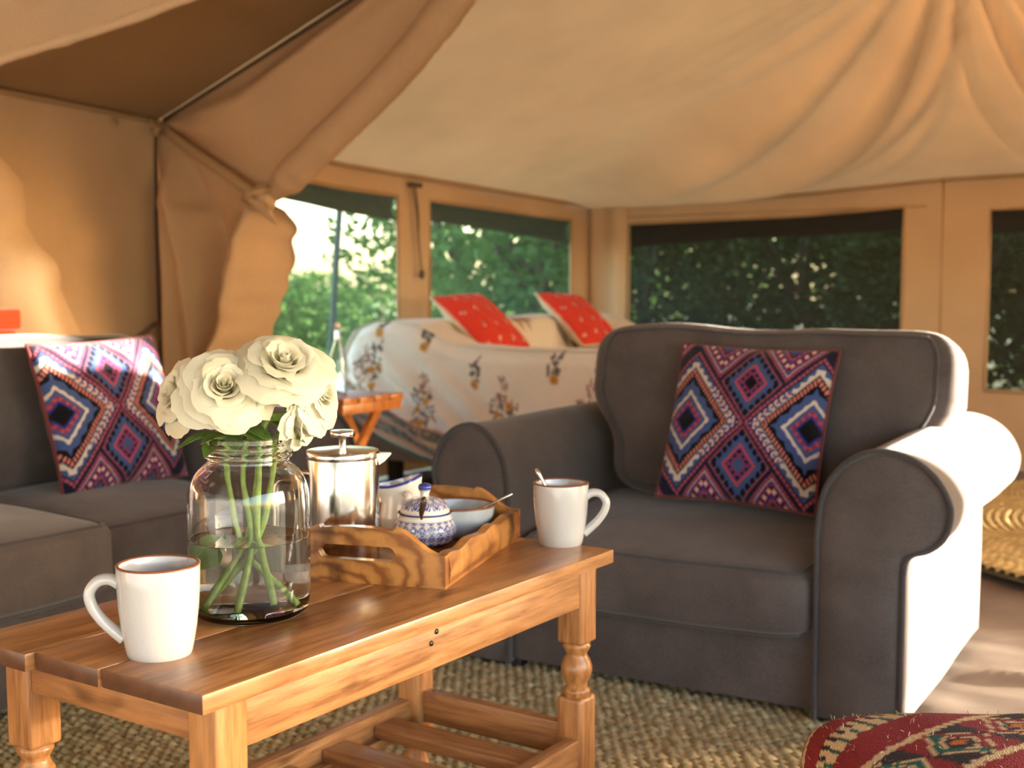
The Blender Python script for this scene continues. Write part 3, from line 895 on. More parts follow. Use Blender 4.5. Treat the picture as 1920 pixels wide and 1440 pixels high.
# ------------------------------------------------------------------ patterned cushions
NAVY, STEELB, ROYAL = lin(22, 22, 46), lin(64, 82, 128), lin(46, 50, 126)
CORAL, PLUM, CREAM, INK = lin(176, 72, 74), lin(124, 54, 86), lin(206, 190, 176), lin(9, 8, 16)
def tri(x):
    return abs((x % 1.0) * 2 - 1)
def dash(x, k=0.5):
    return (x % 1.0) < k
def ikat(a, b):
    """woven diamond print; a right, b up, both about -1..1"""
    A, Bv = abs(a), b
    # node-to-node lattice: small diamonds stacked in the middle, big ones left and right, red ones at the top and foot
    cands = []
    for cy in (0.57, -0.57, 1.71, -1.71):
        cands.append((A / 0.46 + abs(b - cy) / 0.57, 's', a * 9 + (b - cy) * 0, cy, a / 0.46, (b - cy) / 0.57))
    for cx in (0.86, -0.86):
        cands.append((abs(a - cx) / 0.90 + abs(b) / 1.06, 'b', 0, cx, (a - cx) / 0.90, b / 1.06))
    for cx in (0.46, -0.46, 1.38, -1.38):
        for cy in (1.14, -1.14):
            cands.append((abs(a - cx) / 0.46 + abs(b - cy) / 0.57, 'c', 0, cx + cy, (a - cx) / 0.46, (b - cy) / 0.57))
    d, kind, _, key, u, v = min(cands, key=lambda c: c[0])
    e = (abs(u) - abs(v)) * 0.5            # runs along the side of the diamond
    if kind == 's':
        sc = 0.07 * tri(e * 7)
        if d < 0.20: return INK if key > 0 else STEELB
        if d < 0.27: return PLUM
        if d < 0.36: return PLUM if dash(e * 9) else INK
        if d < 0.41: return ROYAL
        if d < 0.51: return CORAL
        if d < 0.66 + sc: return STEELB
        if d < 0.86: return INK if not (d > 0.72 and dash(e * 7 + 0.2, 0.25)) else STEELB
        if d < 0.93: return PLUM if dash(e * 16) else lin(150, 80, 90)
        return NAVY
    if kind == 'b':
        if d < 0.16: return INK
        if d < 0.20: return ROYAL
        if d < 0.27: return PLUM if dash(e * 14, 0.6) else CORAL
        if d < 0.34: return STEELB
        if d < 0.385 + 0.02 * tri(e * 11): return CREAM
        if d < 0.50 + 0.06 * tri(e * 7): return STEELB
        if d < 0.60: return INK
        if d < 0.69: return lin(205, 120, 110) if dash(e * 26 + d * 4, 0.55) else INK
        if d < 0.715: return INK
        if d < 0.735: return lin(165, 160, 160)
        if d < 0.87:
            if abs(v) > 0.45:
                return CREAM if (d - 0.735) < 0.03 + 0.07 * tri(e * 11) else STEELB
            f = (e * 15 % 1.0) - 0.5
            rr = hypot(f / 0.5, (d - 0.80) / 0.065)
            if 0.5 < rr < 1.0 and f > -0.22: return CREAM
            if rr < 0.42: return CORAL
            return ROYAL
        if d < 0.90: return NAVY
        if d < 0.955: return PLUM if dash(e * 22) else lin(165, 84, 92)
        return NAVY
    if d < 0.24: return ROYAL if key > 0 else STEELB
    if d < 0.30: return INK
    if d < 0.40: return PLUM if dash(e * 10) else CORAL
    if d < 0.48: return ROYAL
    if d < 0.66:
        f = (e * 7) % 1.0
        if abs(f - 0.5) < 0.2 and abs(d - 0.57) < 0.06: return CREAM
        if abs(f - 0.5) < 0.36: return CORAL
        return NAVY
    if d < 0.76: return ROYAL if dash(e * 9) else PLUM
    if d < 0.80: return lin(170, 165, 160)
    if d < 0.93: return PLUM if dash(e * 14) else lin(150, 72, 92)
    return NAVY

def pillow_mesh(w, h, t, N_, front, back, off=(0, 0), scale=(1, 1), droop=0.0, seed=0.0, pin=0.045):
    m = MB()
    def P(a, b, sgn):
        th = max(0.0, (1 - a ** 2) * (1 - b ** 2)) ** 0.42
        x = w / 2 * a * (1 - pin * (1 - b * b))
        y = h / 2 * b * (1 - pin * (1 - a * a)) - droop * sstep(-0.2, 1, b) * (1 - a * a)
        z = sgn * t / 2 * th * (1 + 0.10 * nz(a * 2 + seed, b * 2, sgn)) + 0.006 * nz(a * 5 + seed, b * 5, 3)
        return (x, y, z)
    f = lambda s: sin((s * 2 - 1) * pi / 2) * 0.3 + (s * 2 - 1) * 0.7
    m.grid(lambda u, v: P(f(u), f(v), 1), N_, N_, col=lambda u, v: front((f(u) - off[0]) * scale[0], (f(v) - off[1]) * scale[1]))
    nb = 26
    m.grid(lambda u, v: P(-f(u), f(v), -1), nb, nb, col=lambda u, v: back)
    return m
PRINT = m_print("woven_print", 0.95, 700, 0, 0.15, 0.3)
def pillow(name, label, cat, M, mesh, mat, edge_mat, w, h, pin, group=None, edge_r=0.005):
    t = thing(name, label, cat, M.to_translation(), 0.0, group)
    t.rotation_euler = M.to_euler()
    o = mesh.build("cover", mat, t)
    pts = []
    m = 16
    for ax, ay, bx, by in ((-1, -1, 1, -1), (1, -1, 1, 1), (1, 1, -1, 1), (-1, 1, -1, -1)):
        for k in range(m):
            a = ax + (bx - ax) * k / m; b = ay + (by - ay) * k / m
            pts.append((w / 2 * a * (1 - pin * (1 - b * b)), h / 2 * b * (1 - pin * (1 - a * a)), 0.006 * nz(a * 5, b * 5, 3)))
    MB().tube(pts, edge_r, 6, closed=True).build("edge_seam", edge_mat, t)
    return t
RUST = m_fabric("rust_edge", (0.16, 0.03, 0.03), wrinkle=0.05)
def face_frame(center, right, upv, roll):
    """matrix whose x = right, y = up of the pillow face, z = outward normal"""
    r = Vector(right).normalized(); u = Vector(upv).normalized()
    n = r.cross(u).normalized(); u = n.cross(r)
    M = Matrix((r, u, n)).transposed().to_4x4()
    return Matrix.Translation(center) @ M @ Matrix.Rotation(roll, 4, 'Z')
th_ = radians(3.9)
uA, vA = Vector((cos(th_), sin(th_), 0)), Vector((-sin(th_), cos(th_), 0))
cA = Vector((-1.37, 2.61, 0)) + uA * 0.095 + vA * 0.405 + Vector((0, 0, 0.636))
pillow("patterned_cushion", "blue and red diamond-woven cushion propped on the armchair", "cushion", face_frame(cA, uA, Vector((0, 0, 1)) * 0.93 + vA * 0.36, radians(-1.5)),
       pillow_mesh(0.43, 0.43, 0.15, 190, ikat, lin(60, 20, 30), off=(0.09, -0.06), scale=(1.08, 1.08), seed=1.2), PRINT, RUST, 0.43, 0.43, 0.045)
pillow("patterned_cushion", "blue and red diamond-woven cushion propped on the long sofa", "cushion", face_frame((-2.90, 2.262, 0.640), (0, 1, 0), Vector((-0.30, 0, 0.95)), radians(1.5)),
       pillow_mesh(0.43, 0.43, 0.15, 190, ikat, lin(90, 22, 26), off=(-0.10, 0.03), scale=(1.08, 1.08), seed=4.2), PRINT, RUST, 0.43, 0.43, 0.045)

# ------------------------------------------------------------------ daybed under a printed throw
day = thing("daybed", "low daybed hidden under the flowered throw", "daybed", (-3.3, 5.57, 0))
DW = m_fabric("daybed_linen", (0.30, 0.24, 0.18))
iv = Matrix.Translation((3.3, -5.57, 0))
MB().box(-4.05, -2.60, 4.68, 6.48, 0.14, 0.50, 0.03).build("seat_base", DW, day, auto=40, M=iv)
MB().box(-4.05, -3.70, 4.68, 6.48, 0.50, 0.75, 0.05).build("backrest", DW, day, auto=40, M=iv)
for y in (4.68, 6.38):
    MB().box(-3.72, -2.60, y, y + 0.12, 0.50, 0.66, 0.04).build("arm", DW, day, auto=40, M=iv)
for x in (-3.95, -2.72):
    for y in (4.8, 6.36):
        MB().box(x - 0.03, x + 0.03, y - 0.03, y + 0.03, -0.005, 0.15, 0.004).build("leg", BLACK, day, M=iv)

top_c = [(-4.10, 0.66), (-4.07, 0.74), (-4.0, 0.80), (-3.9, 0.828), (-3.78, 0.835), (-3.65, 0.815), (-3.52, 0.762), (-3.43, 0.728), (-3.2, 0.716), (-2.62, 0.722), (-2.55, 0.712), (-2.52, 0.69)]
hem_c = [(-4.10, 0.40), (-3.96, 0.335), (-3.78, 0.262), (-3.6, 0.19), (-3.3, 0.13), (-2.9, 0.10), (-2.4, 0.10)]
CLOTH, TWIG, ROSY, OCHRE = lin(248, 234, 214), lin(118, 110, 102), lin(188, 146, 134), lin(220, 160, 84)
SAGE, TEAL, PEACH = lin(150, 156, 140), lin(58, 128, 124), lin(222, 168, 128)
rm = random.Random(5)
def sprig(cx, cz, big):
    sh = []
    if big:
        for _ in range(34):
            a, r = rm.uniform(0, 6.28), rm.uniform(0.1, 1) ** 0.6
            sh.append((cx + 0.085 * r * cos(a), cz - 0.02 + 0.105 * r * sin(a), rm.uniform(0, 3.14), rm.uniform(0.012, 0.02), 0.006, TWIG))
        for _ in range(14):
            sh.append((cx + rm.uniform(-0.05, 0.05), cz + rm.uniform(-0.09, 0.08), rm.uniform(0.9, 2.2), 0.026, 0.0035, ROSY))
        for dx, dz in ((-0.045, -0.02), (0.055, -0.055), (-0.02, -0.085), (0.03, 0.02)):
            sh.append((cx + dx, cz + dz, 0, 0.019, 0.019, OCHRE))
        for _ in range(10):
            sh.append((cx + rm.uniform(-0.022, 0.022), cz + 0.12 + rm.uniform(-0.03, 0.03), rm.uniform(0, 3.1), 0.012, 0.006, ROSY))
    else:
        for _ in range(15):
            a = rm.uniform(0, 6.28)
            sh.append((cx + rm.uniform(-0.03, 0.035), cz + rm.uniform(-0.035, 0.055), rm.uniform(0.3, 2.8), rm.uniform(0.012, 0.02), 0.007, TWIG))
        sh.append((cx + 0.002, cz - 0.05, 0, 0.025, 0.025, OCHRE))
        sh.append((cx + 0.028, cz + 0.075, 1.2, 0.018, 0.006, ROSY))
    return sh
SH = []
for cx, cz, bg in [(-3.858, 0.66, 0), (-3.296, 0.60, 0), (-2.87, 0.64, 0), (-3.58, 0.44, 1), (-3.13, 0.44, 1), (-3.93, 0.575, 1), (-2.68, 0.45, 1), (-3.85, 0.825, 0), (-3.58, 0.765, 0), (-2.62, 0.64, 0)]:
    SH += sprig(cx, cz, bg)
def paint(px, pz, shapes, base):
    c = base
    for (x, z, a, r1, r2, col) in shapes:
        dx, dz = px - x, pz - z
        if abs(dx) > 0.04 or abs(dz) > 0.04:
            continue
        p = (dx * cos(a) + dz * sin(a)) / r1
        q = (-dx * sin(a) + dz * cos(a)) / r2
        if p * p + q * q < 1:
            c = col
            if r1 == r2 and p * p + q * q < 0.25:
                c = tuple(v * 0.75 for v in col)
    return c
def border(hd, x):
    if hd < 0.010: return TEAL
    if hd < 0.030: return lin(205, 196, 176)
    if hd < 0.040: return PEACH
    if hd < 0.075: return SAGE if nz(x * 60, hd * 60) > -0.1 else lin(96, 106, 96)
    if hd < 0.085: return PEACH
    if hd < 0.100: return lin(198, 186, 160)
    if hd < 0.145: return lin(112, 118, 104) if nz(x * 45, hd * 50, 4) > -0.15 else lin(196, 150, 118)
    if hd < 0.155: return PEACH
    return None
def panel_col(x, z):
    b = border(z - interp(hem_c, x), x)
    return b if b else paint(x, z, SH, CLOTH)
def ptxz(u, v):
    x = -4.10 + 1.58 * u
    zt, zh = interp(top_c, x), interp(hem_c, x)
    return x, zt + (zh - zt) * v
def panel(u, v):
    x, z = ptxz(u, v)
    q = (x + 3.98) * 0.8 + (z - 0.75)          # folds sweep down to the right from the near corner
    y = 4.60 - 0.035 * sstep(0, 0.12, v) + 0.05 * (1 - sstep(0, 0.05, v)) * 0.3
    y -= 0.022 * sin(q * 34 + 1.5 * nz(x * 3, z * 3)) * sstep(0.05, 0.5, v) * (1 - sstep(0.35, 0.8, u)) 
    y += 0.008 * nz(x * 4, z * 9, 2) - 0.05 * v * (1 - u) ** 2 + 0.05 * exp(-(u / 0.05) ** 2)
    return (x, y, z)
def top_h(x, y):
    ridge = interp(top_c, x)
    seat = 0.585 + 0.012 * nz(x * 3, y * 3)
    near = 1 - sstep(4.80, 4.90, y); far = sstep(6.30, 6.40, y)
    back = 1 - sstep(-3.72, -3.58, x)
    back_h = interp([(-4.10, 0.70), (-4.05, 0.78), (-3.95, 0.825), (-3.8, 0.835), (-3.72, 0.82), (-3.5, 0.8)], x) + 0.012 * nz(y * 3, 2)
    z = seat
    z = z + (back_h - z) * back
    return z + max(0.0, ridge - z) * max(near, far)
thr = MB()
thr.grid(panel, 220, 80, col=lambda u, v: panel_col(*ptxz(u, v)))
SH2 = []
for cx, cy in [(-3.75, 5.6), (-3.2, 5.3), (-3.75, 5.35), (-3.0, 5.9), (-3.7, 6.0)]:
    SH2 += [(x, y, a, r1, r2, c) for x, y, a, r1, r2, c in sprig(cx, cy, 1)]
thr.grid(lambda u, v: (-4.10 + 1.58 * u, 4.60 + 1.95 * v, top_h(-4.10 + 1.58 * u, 4.60 + 1.95 * v) + 0.003 * nz(u * 20, v * 20)), 70, 90,
         col=lambda u, v: paint(-4.10 + 1.58 * u, 4.60 + 1.95 * v, SH2, CLOTH))
thr.grid(lambda u, v: (-2.52 + 0.015 * sin(u * 30), 4.60 + 1.95 * u, (0.69 if (u < 0.12 or u > 0.88) else 0.585) * (1 - v) + 0.1 * v), 60, 10, col=lambda u, v: CLOTH)
thr.grid(lambda u, v: (-4.10, 4.60 + 1.95 * u, 0.70 * (1 - v) + 0.38 * v), 30, 6, col=lambda u, v: CLOTH)
THROW = m_print("printed_cotton", 0.9, 400, 0.12, 0.1, 0.25)
tag(thr.build("throw", THROW), "cream cotton throw with orange flower sprigs over the daybed", "throw")

RED, WHITE_D, GREYD = lin(226, 62, 42), lin(240, 225, 215), lin(150, 140, 140)
rd = random.Random(9)
RSH = []
for i in range(4):
    for j in range(4):
        cx, cy = -0.8 + 0.5 * i + (0.25 if j % 2 else 0), -0.75 + 0.5 * j
        for _ in range(4):
            RSH.append((cx + rd.uniform(-0.05, 0.05), cy + rd.uniform(-0.06, 0.06), rd.uniform(0.8, 2.0), 0.045, 0.015, WHITE_D if rd.random() < 0.7 else GREYD))
def redprint(a, b):
    if abs(a) > 0.985 or abs(b) > 0.985:
        return lin(236, 214, 180)
    c = RED
    for (x, z, an, r1, r2, col) in RSH:
        dx, dz = a - x, b - z
        if abs(dx) < 0.06 and abs(dz) < 0.06:
            p = (dx * cos(an) + dz * sin(an)) / r1; q = (-dx * sin(an) + dz * cos(an)) / r2
            if p * p + q * q < 1: c = col
    return c
LINEN = m_fabric("cream_piping", (0.62, 0.5, 0.36), wrinkle=0.05)
for cy, lab, sd in ((5.14, "red sprigged cushion nearest the throw's left end", 2.0), (6.10, "red sprigged cushion farther back beside the armchair", 5.0)):
    pillow("red_cushion", lab, "cushion", face_frame((-3.655, cy, 0.802), (0, 1, 0), (-0.754, 0, 0.656), radians(3 if sd < 3 else -3)),
           pillow_mesh(0.43, 0.44, 0.15, 90, redprint, lin(228, 200, 160), seed=sd, pin=0.05), PRINT, LINEN, 0.43, 0.44, 0.05, "red cushions on the daybed", 0.007)

# ------------------------------------------------------------------ folding side table, bottle, red box
sd = thing("folding_side_table", "orange varnished folding side table with crossed legs", "side table", (-3.295, 3.63, 0))
for k in range(4):
    y = -0.175 + 0.0905 * k
    MB().box(-0.205, 0.205, y, y + 0.082, 0.555, 0.578, 0.004).build("slat", m_wood("stool_top", (0.34, 0.10, 0.018), (0.48, 0.16, 0.028), (0.58, 0.22, 0.045), 'X', 0.3, knots=False) if k == 0 else bpy.data.materials["stool_top"], sd, auto=40)
for x in (-0.175, 0.165):
    MB().box(x - 0.013, x + 0.027, -0.165, 0.18, 0.515, 0.555, 0.003).build("rail", STOOL, sd, auto=40)
def bar(a, b, w, t):
    a, b = Vector(a), Vector(b)
    d = (b - a); L = d.length
    M = Matrix.Translation(a) @ d.to_track_quat('Z', 'Y').to_matrix().to_4x4()
    return MB().box(-w / 2, w / 2, -t / 2, t / 2, 0, L, 0.003, M=M)
for y in (-0.14, 0.14):
    bar((-0.10, y, 0.53), (0.19, y, -0.002), 0.045, 0.022).build("leg", STOOL, sd, auto=40)
    bar((0.13, y - 0.024, 0.53), (-0.19, y - 0.024, -0.002), 0.045, 0.022).build("leg", STOOL, sd, auto=40)
MB().box(0.115, 0.150, -0.185, 0.19, 0.075, 0.125, 0.003).build("crossbar", STOOL, sd, auto=40)
MB().box(-0.150, -0.115, -0.185, 0.19, 0.075, 0.125, 0.003).build("crossbar", STOOL, sd, auto=40)

def m_glass(name, col=(1, 1, 1), rough=0.0, ior=1.45):
    n = N(name)
    n.set(**{"Base Color": col, "Roughness": rough, "IOR": ior, "Transmission Weight": 1.0})
    return n.m
GLASS = m_glass("clear_glass", (0.97, 0.985, 0.975))
bt = thing("swing_top_bottle", "clear glass swing-top bottle on the side table", "bottle", (-3.31, 3.67, 0.579))
pf = [(0.004, 0.0), (0.030, 0.0), (0.034, 0.006), (0.034, 0.125), (0.030, 0.15), (0.018, 0.185), (0.0135, 0.205), (0.0135, 0.238), (0.0155, 0.24), (0.0155, 0.25), (0.012, 0.252),
      (0.0105, 0.25), (0.0105, 0.206), (0.0155, 0.185), (0.027, 0.15), (0.031, 0.125), (0.031, 0.010), (0.004, 0.006)]
MB().lathe(pf, 28, cap0=True, cap1=True).build("glass_body", GLASS, bt, auto=60)
MB().lathe([(0.004, 0.253), (0.012, 0.253), (0.0135, 0.262), (0.010, 0.272), (0.003, 0.274)], 18).build("stopper", m_plain("white_stopper", (0.8, 0.76, 0.7), 0.3), bt)
MB().tube(catmull([(0.0165, 0, 0.225), (0.021, 0, 0.245), (0.015, 0, 0.268), (0, 0, 0.279), (-0.015, 0, 0.268), (-0.021, 0, 0.245), (-0.0165, 0, 0.225)], 4), 0.0012, 5).build("wire_bail", STEEL, bt)

rb = thing("red_box", "orange-red fabric box standing behind the sofa", "box", (-3.57, 2.18, 0))
REDF = m_fabric("orange_red_fabric", (0.55, 0.07, 0.02))
MB().box(-0.07, 0.06, -0.25, 0.21, 0.0, 0.86, 0.015).build("body", REDF, rb, auto=40)
MB().box(-0.08, 0.07, -0.26, 0.22, 0.86, 0.925, 0.012).build("lid", REDF, rb, auto=40)
# ------------------------------------------------------------------ rugs
def weave(bumps, name, mat, parent):
    """bumps: (x, y, angle, length, width, height, colour) -> one mesh of small raised knots"""
    vs_, fs, cs = [], [], []
    for (x, y, a, L, W, h, c) in bumps:
        ca, sa = cos(a), sin(a)
        k = len(vs_)
        for j in (-1, 0, 1):
            for i in (-1, 0, 1):
                px, py = i * L / 2 * (1 - 0.25 * abs(j)), j * W / 2 * (1 - 0.2 * abs(i))
                z = h * (1.0 if (i == 0 and j == 0) else 0.62 if (i == 0 or j == 0) else 0.0)
                vs_.append((x + px * ca - py * sa, y + px * sa + py * ca, z))
                cs.append(c)
        for j in (0, 1):
            for i in (0, 1):
                q = k + j * 3 + i
                fs.append((q, q + 1, q + 4, q + 3))
    o = MB().add(vs_, fs, cs).build(name, mat, parent)
    o["kind"] = "stuff"
    return o
JUTE = m_print("jute_fibre", 0.95, 900, 0, 0.0, 0.6)
JBACK = m_plain("jute_backing", (0.13, 0.10, 0.05), 0.95, vary=0.3, vscale=40)
def straw(rr, g):
    b = rr.uniform(0.75, 1.2)
    s = (0.66 * b, 0.54 * b, 0.30 * b)
    q = (0.48 * b, 0.46 * b, 0.27 * b)
    t = max(0, min(1, g + rr.uniform(-0.3, 0.3)))
    return tuple(x * (1 - t) + y * t for x, y in zip(s, q))
rug = thing("jute_rug", "flat straw-coloured jute rug under the coffee table", "rug", (-1.78, 1.65, 0))
RW, RL = 1.86, 2.75
MB().box(-RW / 2, RW / 2, -RL / 2, RL / 2, -0.004, 0.006, 0.003).build("backing", JBACK, rug)
bm_ = []
rr = random.Random(3)
row = -RL / 2 + 0.012
k = 0
while row < RL / 2 - 0.01:
    x = -RW / 2 + 0.01 + (0.0135 if k % 2 else 0)
    while x < RW / 2 - 0.008:
        g = 0.5 + 0.5 * nz(x * 2, row * 2, 4) - 0.35 * (x + 0.2)
        bm_.append((x + rr.uniform(-0.002, 0.002), row + 0.004 * nz(x * 5, k * 0.3) + rr.uniform(-0.0015, 0.0015), 0.38 + rr.uniform(-0.15, 0.15), 0.036, 0.0215, 0.021 * rr.uniform(0.8, 1.15), straw(rr, g)))
        x += 0.0270
    row += 0.0195
    k += 1
weave(bm_, "weave", JUTE, rug)
rug2 = thing("round_rug", "thick golden braided round rug on the groundsheet behind the armchair", "rug", (-0.18, 5.58, 0))
MB().lathe([(0.01, 0.0), (1.40, 0.0), (1.43, 0.012), (1.41, 0.026), (0.01, 0.028)], 96).build("backing", JBACK, rug2, auto=50)
bm_ = []
r = 0.05
while r < 1.42:
    n = max(6, int(2 * pi * r / 0.045))
    for q in range(n):
        a = 2 * pi * (q + rr.uniform(-0.1, 0.1)) / n
        b = rr.uniform(0.8, 1.15)
        bm_.append((r * cos(a), r * sin(a), a + pi / 2 + 0.5 + rr.uniform(-0.2, 0.2), 0.058, 0.036, 0.024, (0.66 * b, 0.50 * b, 0.22 * b)))
    r += 0.034
w2 = weave(bm_, "braid", JUTE, rug2)
w2.location.z = 0.024

# ------------------------------------------------------------------ coffee table
ct = thing("coffee_table", "low honey-brown wooden coffee table with turned legs", "coffee table", (-1.227, 1.356, 0))
it = Matrix.Translation((1.227, -1.356, 0))
TZ = 0.556
for (x0, x1, y0, y1) in [(-1.438, -1.3105, 0.888, 1.802), (-1.3085, -1.189, 0.900, 1.806), (-1.187, -1.016, 0.903, 1.810)]:
    MB().box(x0, x1, y0, y1, TZ - 0.023, TZ, 0.0028, 2).build("top_plank", TABLE_Y, ct, auto=35, M=it)
S = 0.049
turned = [(0.0185, 0.412), (0.0195, 0.407), (0.0235, 0.402), (0.0240, 0.398), (0.0205, 0.392), (0.0175, 0.387), (0.0180, 0.382), (0.0235, 0.374), (0.0268, 0.363), (0.0262, 0.352), (0.0215, 0.342),
          (0.0180, 0.335), (0.0182, 0.330), (0.0228, 0.326), (0.0238, 0.321), (0.0215, 0.315), (0.0190, 0.308)]
foot_t = [(0.019, 0.175), (0.0235, 0.168), (0.0235, 0.162), (0.018, 0.154), (0.017, 0.146), (0.024, 0.125), (0.027, 0.10), (0.024, 0.07), (0.018, 0.04), (0.021, 0.025), (0.021, 0.004), (0.018, 0.0)]
for lx in (-1.030 - S / 2, -1.424 + S / 2):
    for ly in (0.935 + S / 2, 1.778 - S / 2):
        g = MB()
        g.box(lx - S / 2, lx + S / 2, ly - S / 2, ly + S / 2, 0.405, TZ - 0.023, 0.006, 3)
        g.box(lx - S / 2, lx + S / 2, ly - S / 2, ly + S / 2, 0.168, 0.315, 0.008, 3)
        T = Matrix.Translation((lx, ly, 0))
        g.lathe(turned[::-1], 24, T)
        g.lathe([(r_, z_ + 0.004 - 0.004 * z_ / 0.175) for r_, z_ in foot_t][::-1], 24, T)
        g.build("leg", TABLE_Z, ct, auto=38, M=it)
for x in (-1.034, -1.420):
    sx = -1 if x > -1.2 else 1
    MB().box(min(x, x + sx * 0.02), max(x, x + sx * 0.02), 0.935 + S, 1.778 - S, 0.470, TZ - 0.023, 0.002).build("long_apron", TABLE_Y, ct, auto=35, M=it)
for y, sy in ((0.940, 1), (1.773, -1)):
    MB().box(-1.424 + S, -1.030 - S, min(y, y + sy * 0.02), max(y, y + sy * 0.02), 0.482, TZ - 0.023, 0.002).build("end_apron", TABLE_X, ct, auto=35, M=it)
for x0, x1 in ((-1.418, -1.394), (-1.060, -1.036)):
    MB().box(x0, x1, 0.935 + S - 0.003, 1.778 - S + 0.003, 0.200, 0.246, 0.002).build("shelf_rail", TABLE_Y, ct, auto=35, M=it)
for y0 in (0.948, 1.745):
    MB().box(-1.424 + S - 0.003, -1.030 - S + 0.003, y0, y0 + 0.022, 0.205, 0.262, 0.002).build("end_stretcher", TABLE_X, ct, auto=35, M=it)
for x0, x1 in ((-1.394, -1.376), (-1.078, -1.060)):
    MB().box(x0, x1, 0.984, 1.729, 0.190, 0.206, 0.001).build("ledger", TABLE_Y, ct, auto=35, M=it)
for yc in (1.655, 1.522, 1.390, 1.258, 1.126, 1.020):
    MB().box(-1.392, -1.062, yc - 0.028, yc + 0.028, 0.2065, 0.228, 0.002).build("shelf_slat", TABLE_X, ct, auto=35, M=it)
for y, z, x in ((1.342, 0.5215, -1.0335), (1.330, 0.5075, -1.0335)):
    MB().lathe([(0.0005, 0.0015), (0.0036, 0.0012), (0.0040, 0.0)], 12, Matrix.Translation((x, y, z)) @ Matrix.Rotation(pi / 2, 4, 'Y'), cap0=True, cap1=False).build("nail_head", NAIL, ct, M=it)

# ------------------------------------------------------------------ mugs
CER = N("speckled_glaze")
sp = CER.noise(900, 1, 0.5)
CER.set(**{"Base Color": CER.mix(CER.ramp(sp, [(0.66, (0, 0, 0)), (0.74, (0.5, 0.5, 0.5))]), (0.52, 0.515, 0.505), (0.32, 0.27, 0.23)), "Roughness": 0.16, "Coat Weight": 0.4, "Coat Roughness": 0.08})
CER = CER.m
RIMB = m_plain("brown_rim_glaze", (0.22, 0.075, 0.035), 0.35)
TEA = m_plain("milky_tea", (0.16, 0.085, 0.045), 0.08)
def mug(label, loc, rz, k):
    t = thing("mug", label, "mug", loc, rz, "speckled mugs on the coffee table")
    out = [(0.002, 0.0025), (0.030, 0.0025), (0.0325, 0.0), (0.0360, 0.0), (0.0378, 0.004), (0.0400, 0.016), (0.0430, 0.034), (0.0455, 0.056), (0.0470, 0.080), (0.0474, 0.104)]
    inn = [(0.0474 - 0.0036, 0.104), (0.0432, 0.08), (0.0415, 0.055), (0.039, 0.034), (0.035, 0.016), (0.028, 0.009), (0.002, 0.008)]
    MB().lathe([(r * k, z * k) for r, z in out + [(0.0470, 0.1055), (0.0444, 0.1055)] + inn], 56).build("body", CER, t, auto=50)
    ring = [((0.0457 + 0.0022 * cos(a)) * k, (0.1055 + 0.0016 * sin(a)) * k) for a in [pi * (q / 8 - 0.15) * 1.05 for q in range(10)]]
    MB().lathe(ring, 56, cap0=False, cap1=False).build("rim", RIMB, t)
    hp = catmull([(0.041 * k, 0, 0.083 * k), (0.054 * k, 0, 0.0895 * k), (0.068 * k, 0, 0.087 * k), (0.0775 * k, 0, 0.074 * k), (0.0745 * k, 0, 0.058 * k), (0.064 * k, 0, 0.042 * k), (0.051 * k, 0, 0.029 * k), (0.0395 * k, 0, 0.0195 * k)], 6)
    h = MB().tube(hp, [0.0068 + 0.0016 * (abs(q / (len(hp) - 1) * 2 - 1) ** 3) for q in range(len(hp))], 12)
    h.v = [(x, y * 1.25, z) for x, y, z in h.v]
    h.build("handle", CER, t)
    MB().lathe([(0.0005, 0.0), (0.0415 * k, 0.0)], 40, Matrix.Translation((0, 0, 0.074 * k)), cap0=False, cap1=False).build("tea", TEA, t)
    return t
mug("speckled white mug on the near end of the table, handle to the left", (-1.178, 0.982, TZ), radians(34 + 180 + 8), 1.04)
mug("speckled white mug with a spoon on the far end of the table", (-1.115, 1.800, TZ), radians(34 - 6), 1.0)
# teaspoon standing in the far mug
SPW = m_plain("pale_spoon_metal", (0.82, 0.80, 0.76), 0.18, 0.9)
spn = thing("teaspoon", "teaspoon standing in the far white mug", "spoon", (-1.115, 1.80, TZ + 0.012))
a_, b_ = Vector((0.018, 0.008, 0.0)), Vector((-0.036, -0.024, 0.118))
d_ = (b_ - a_)
stem = MB()
pts = [a_ + d_ * q for q in (0, 0.15, 0.4, 0.7, 0.85, 0.93, 1.0)]
stem.tube(pts, [0.0014, 0.0016, 0.0016, 0.0019, 0.0032, 0.0040, 0.0022], 10)
stem.build("handle", SPW, spn)
sb = MB().lathe([(0.0005, -0.016), (0.006, -0.012), (0.009, -0.002), (0.008, 0.008), (0.003, 0.016)], 16, Matrix.Translation(a_ + Vector((0, 0, 0.012))) @ d_.to_track_quat('Z', 'Y').to_matrix().to_4x4() @ Matrix.Diagonal((1, 0.35, 1, 1)))
sb.build("spoon_bowl", SPW, spn)

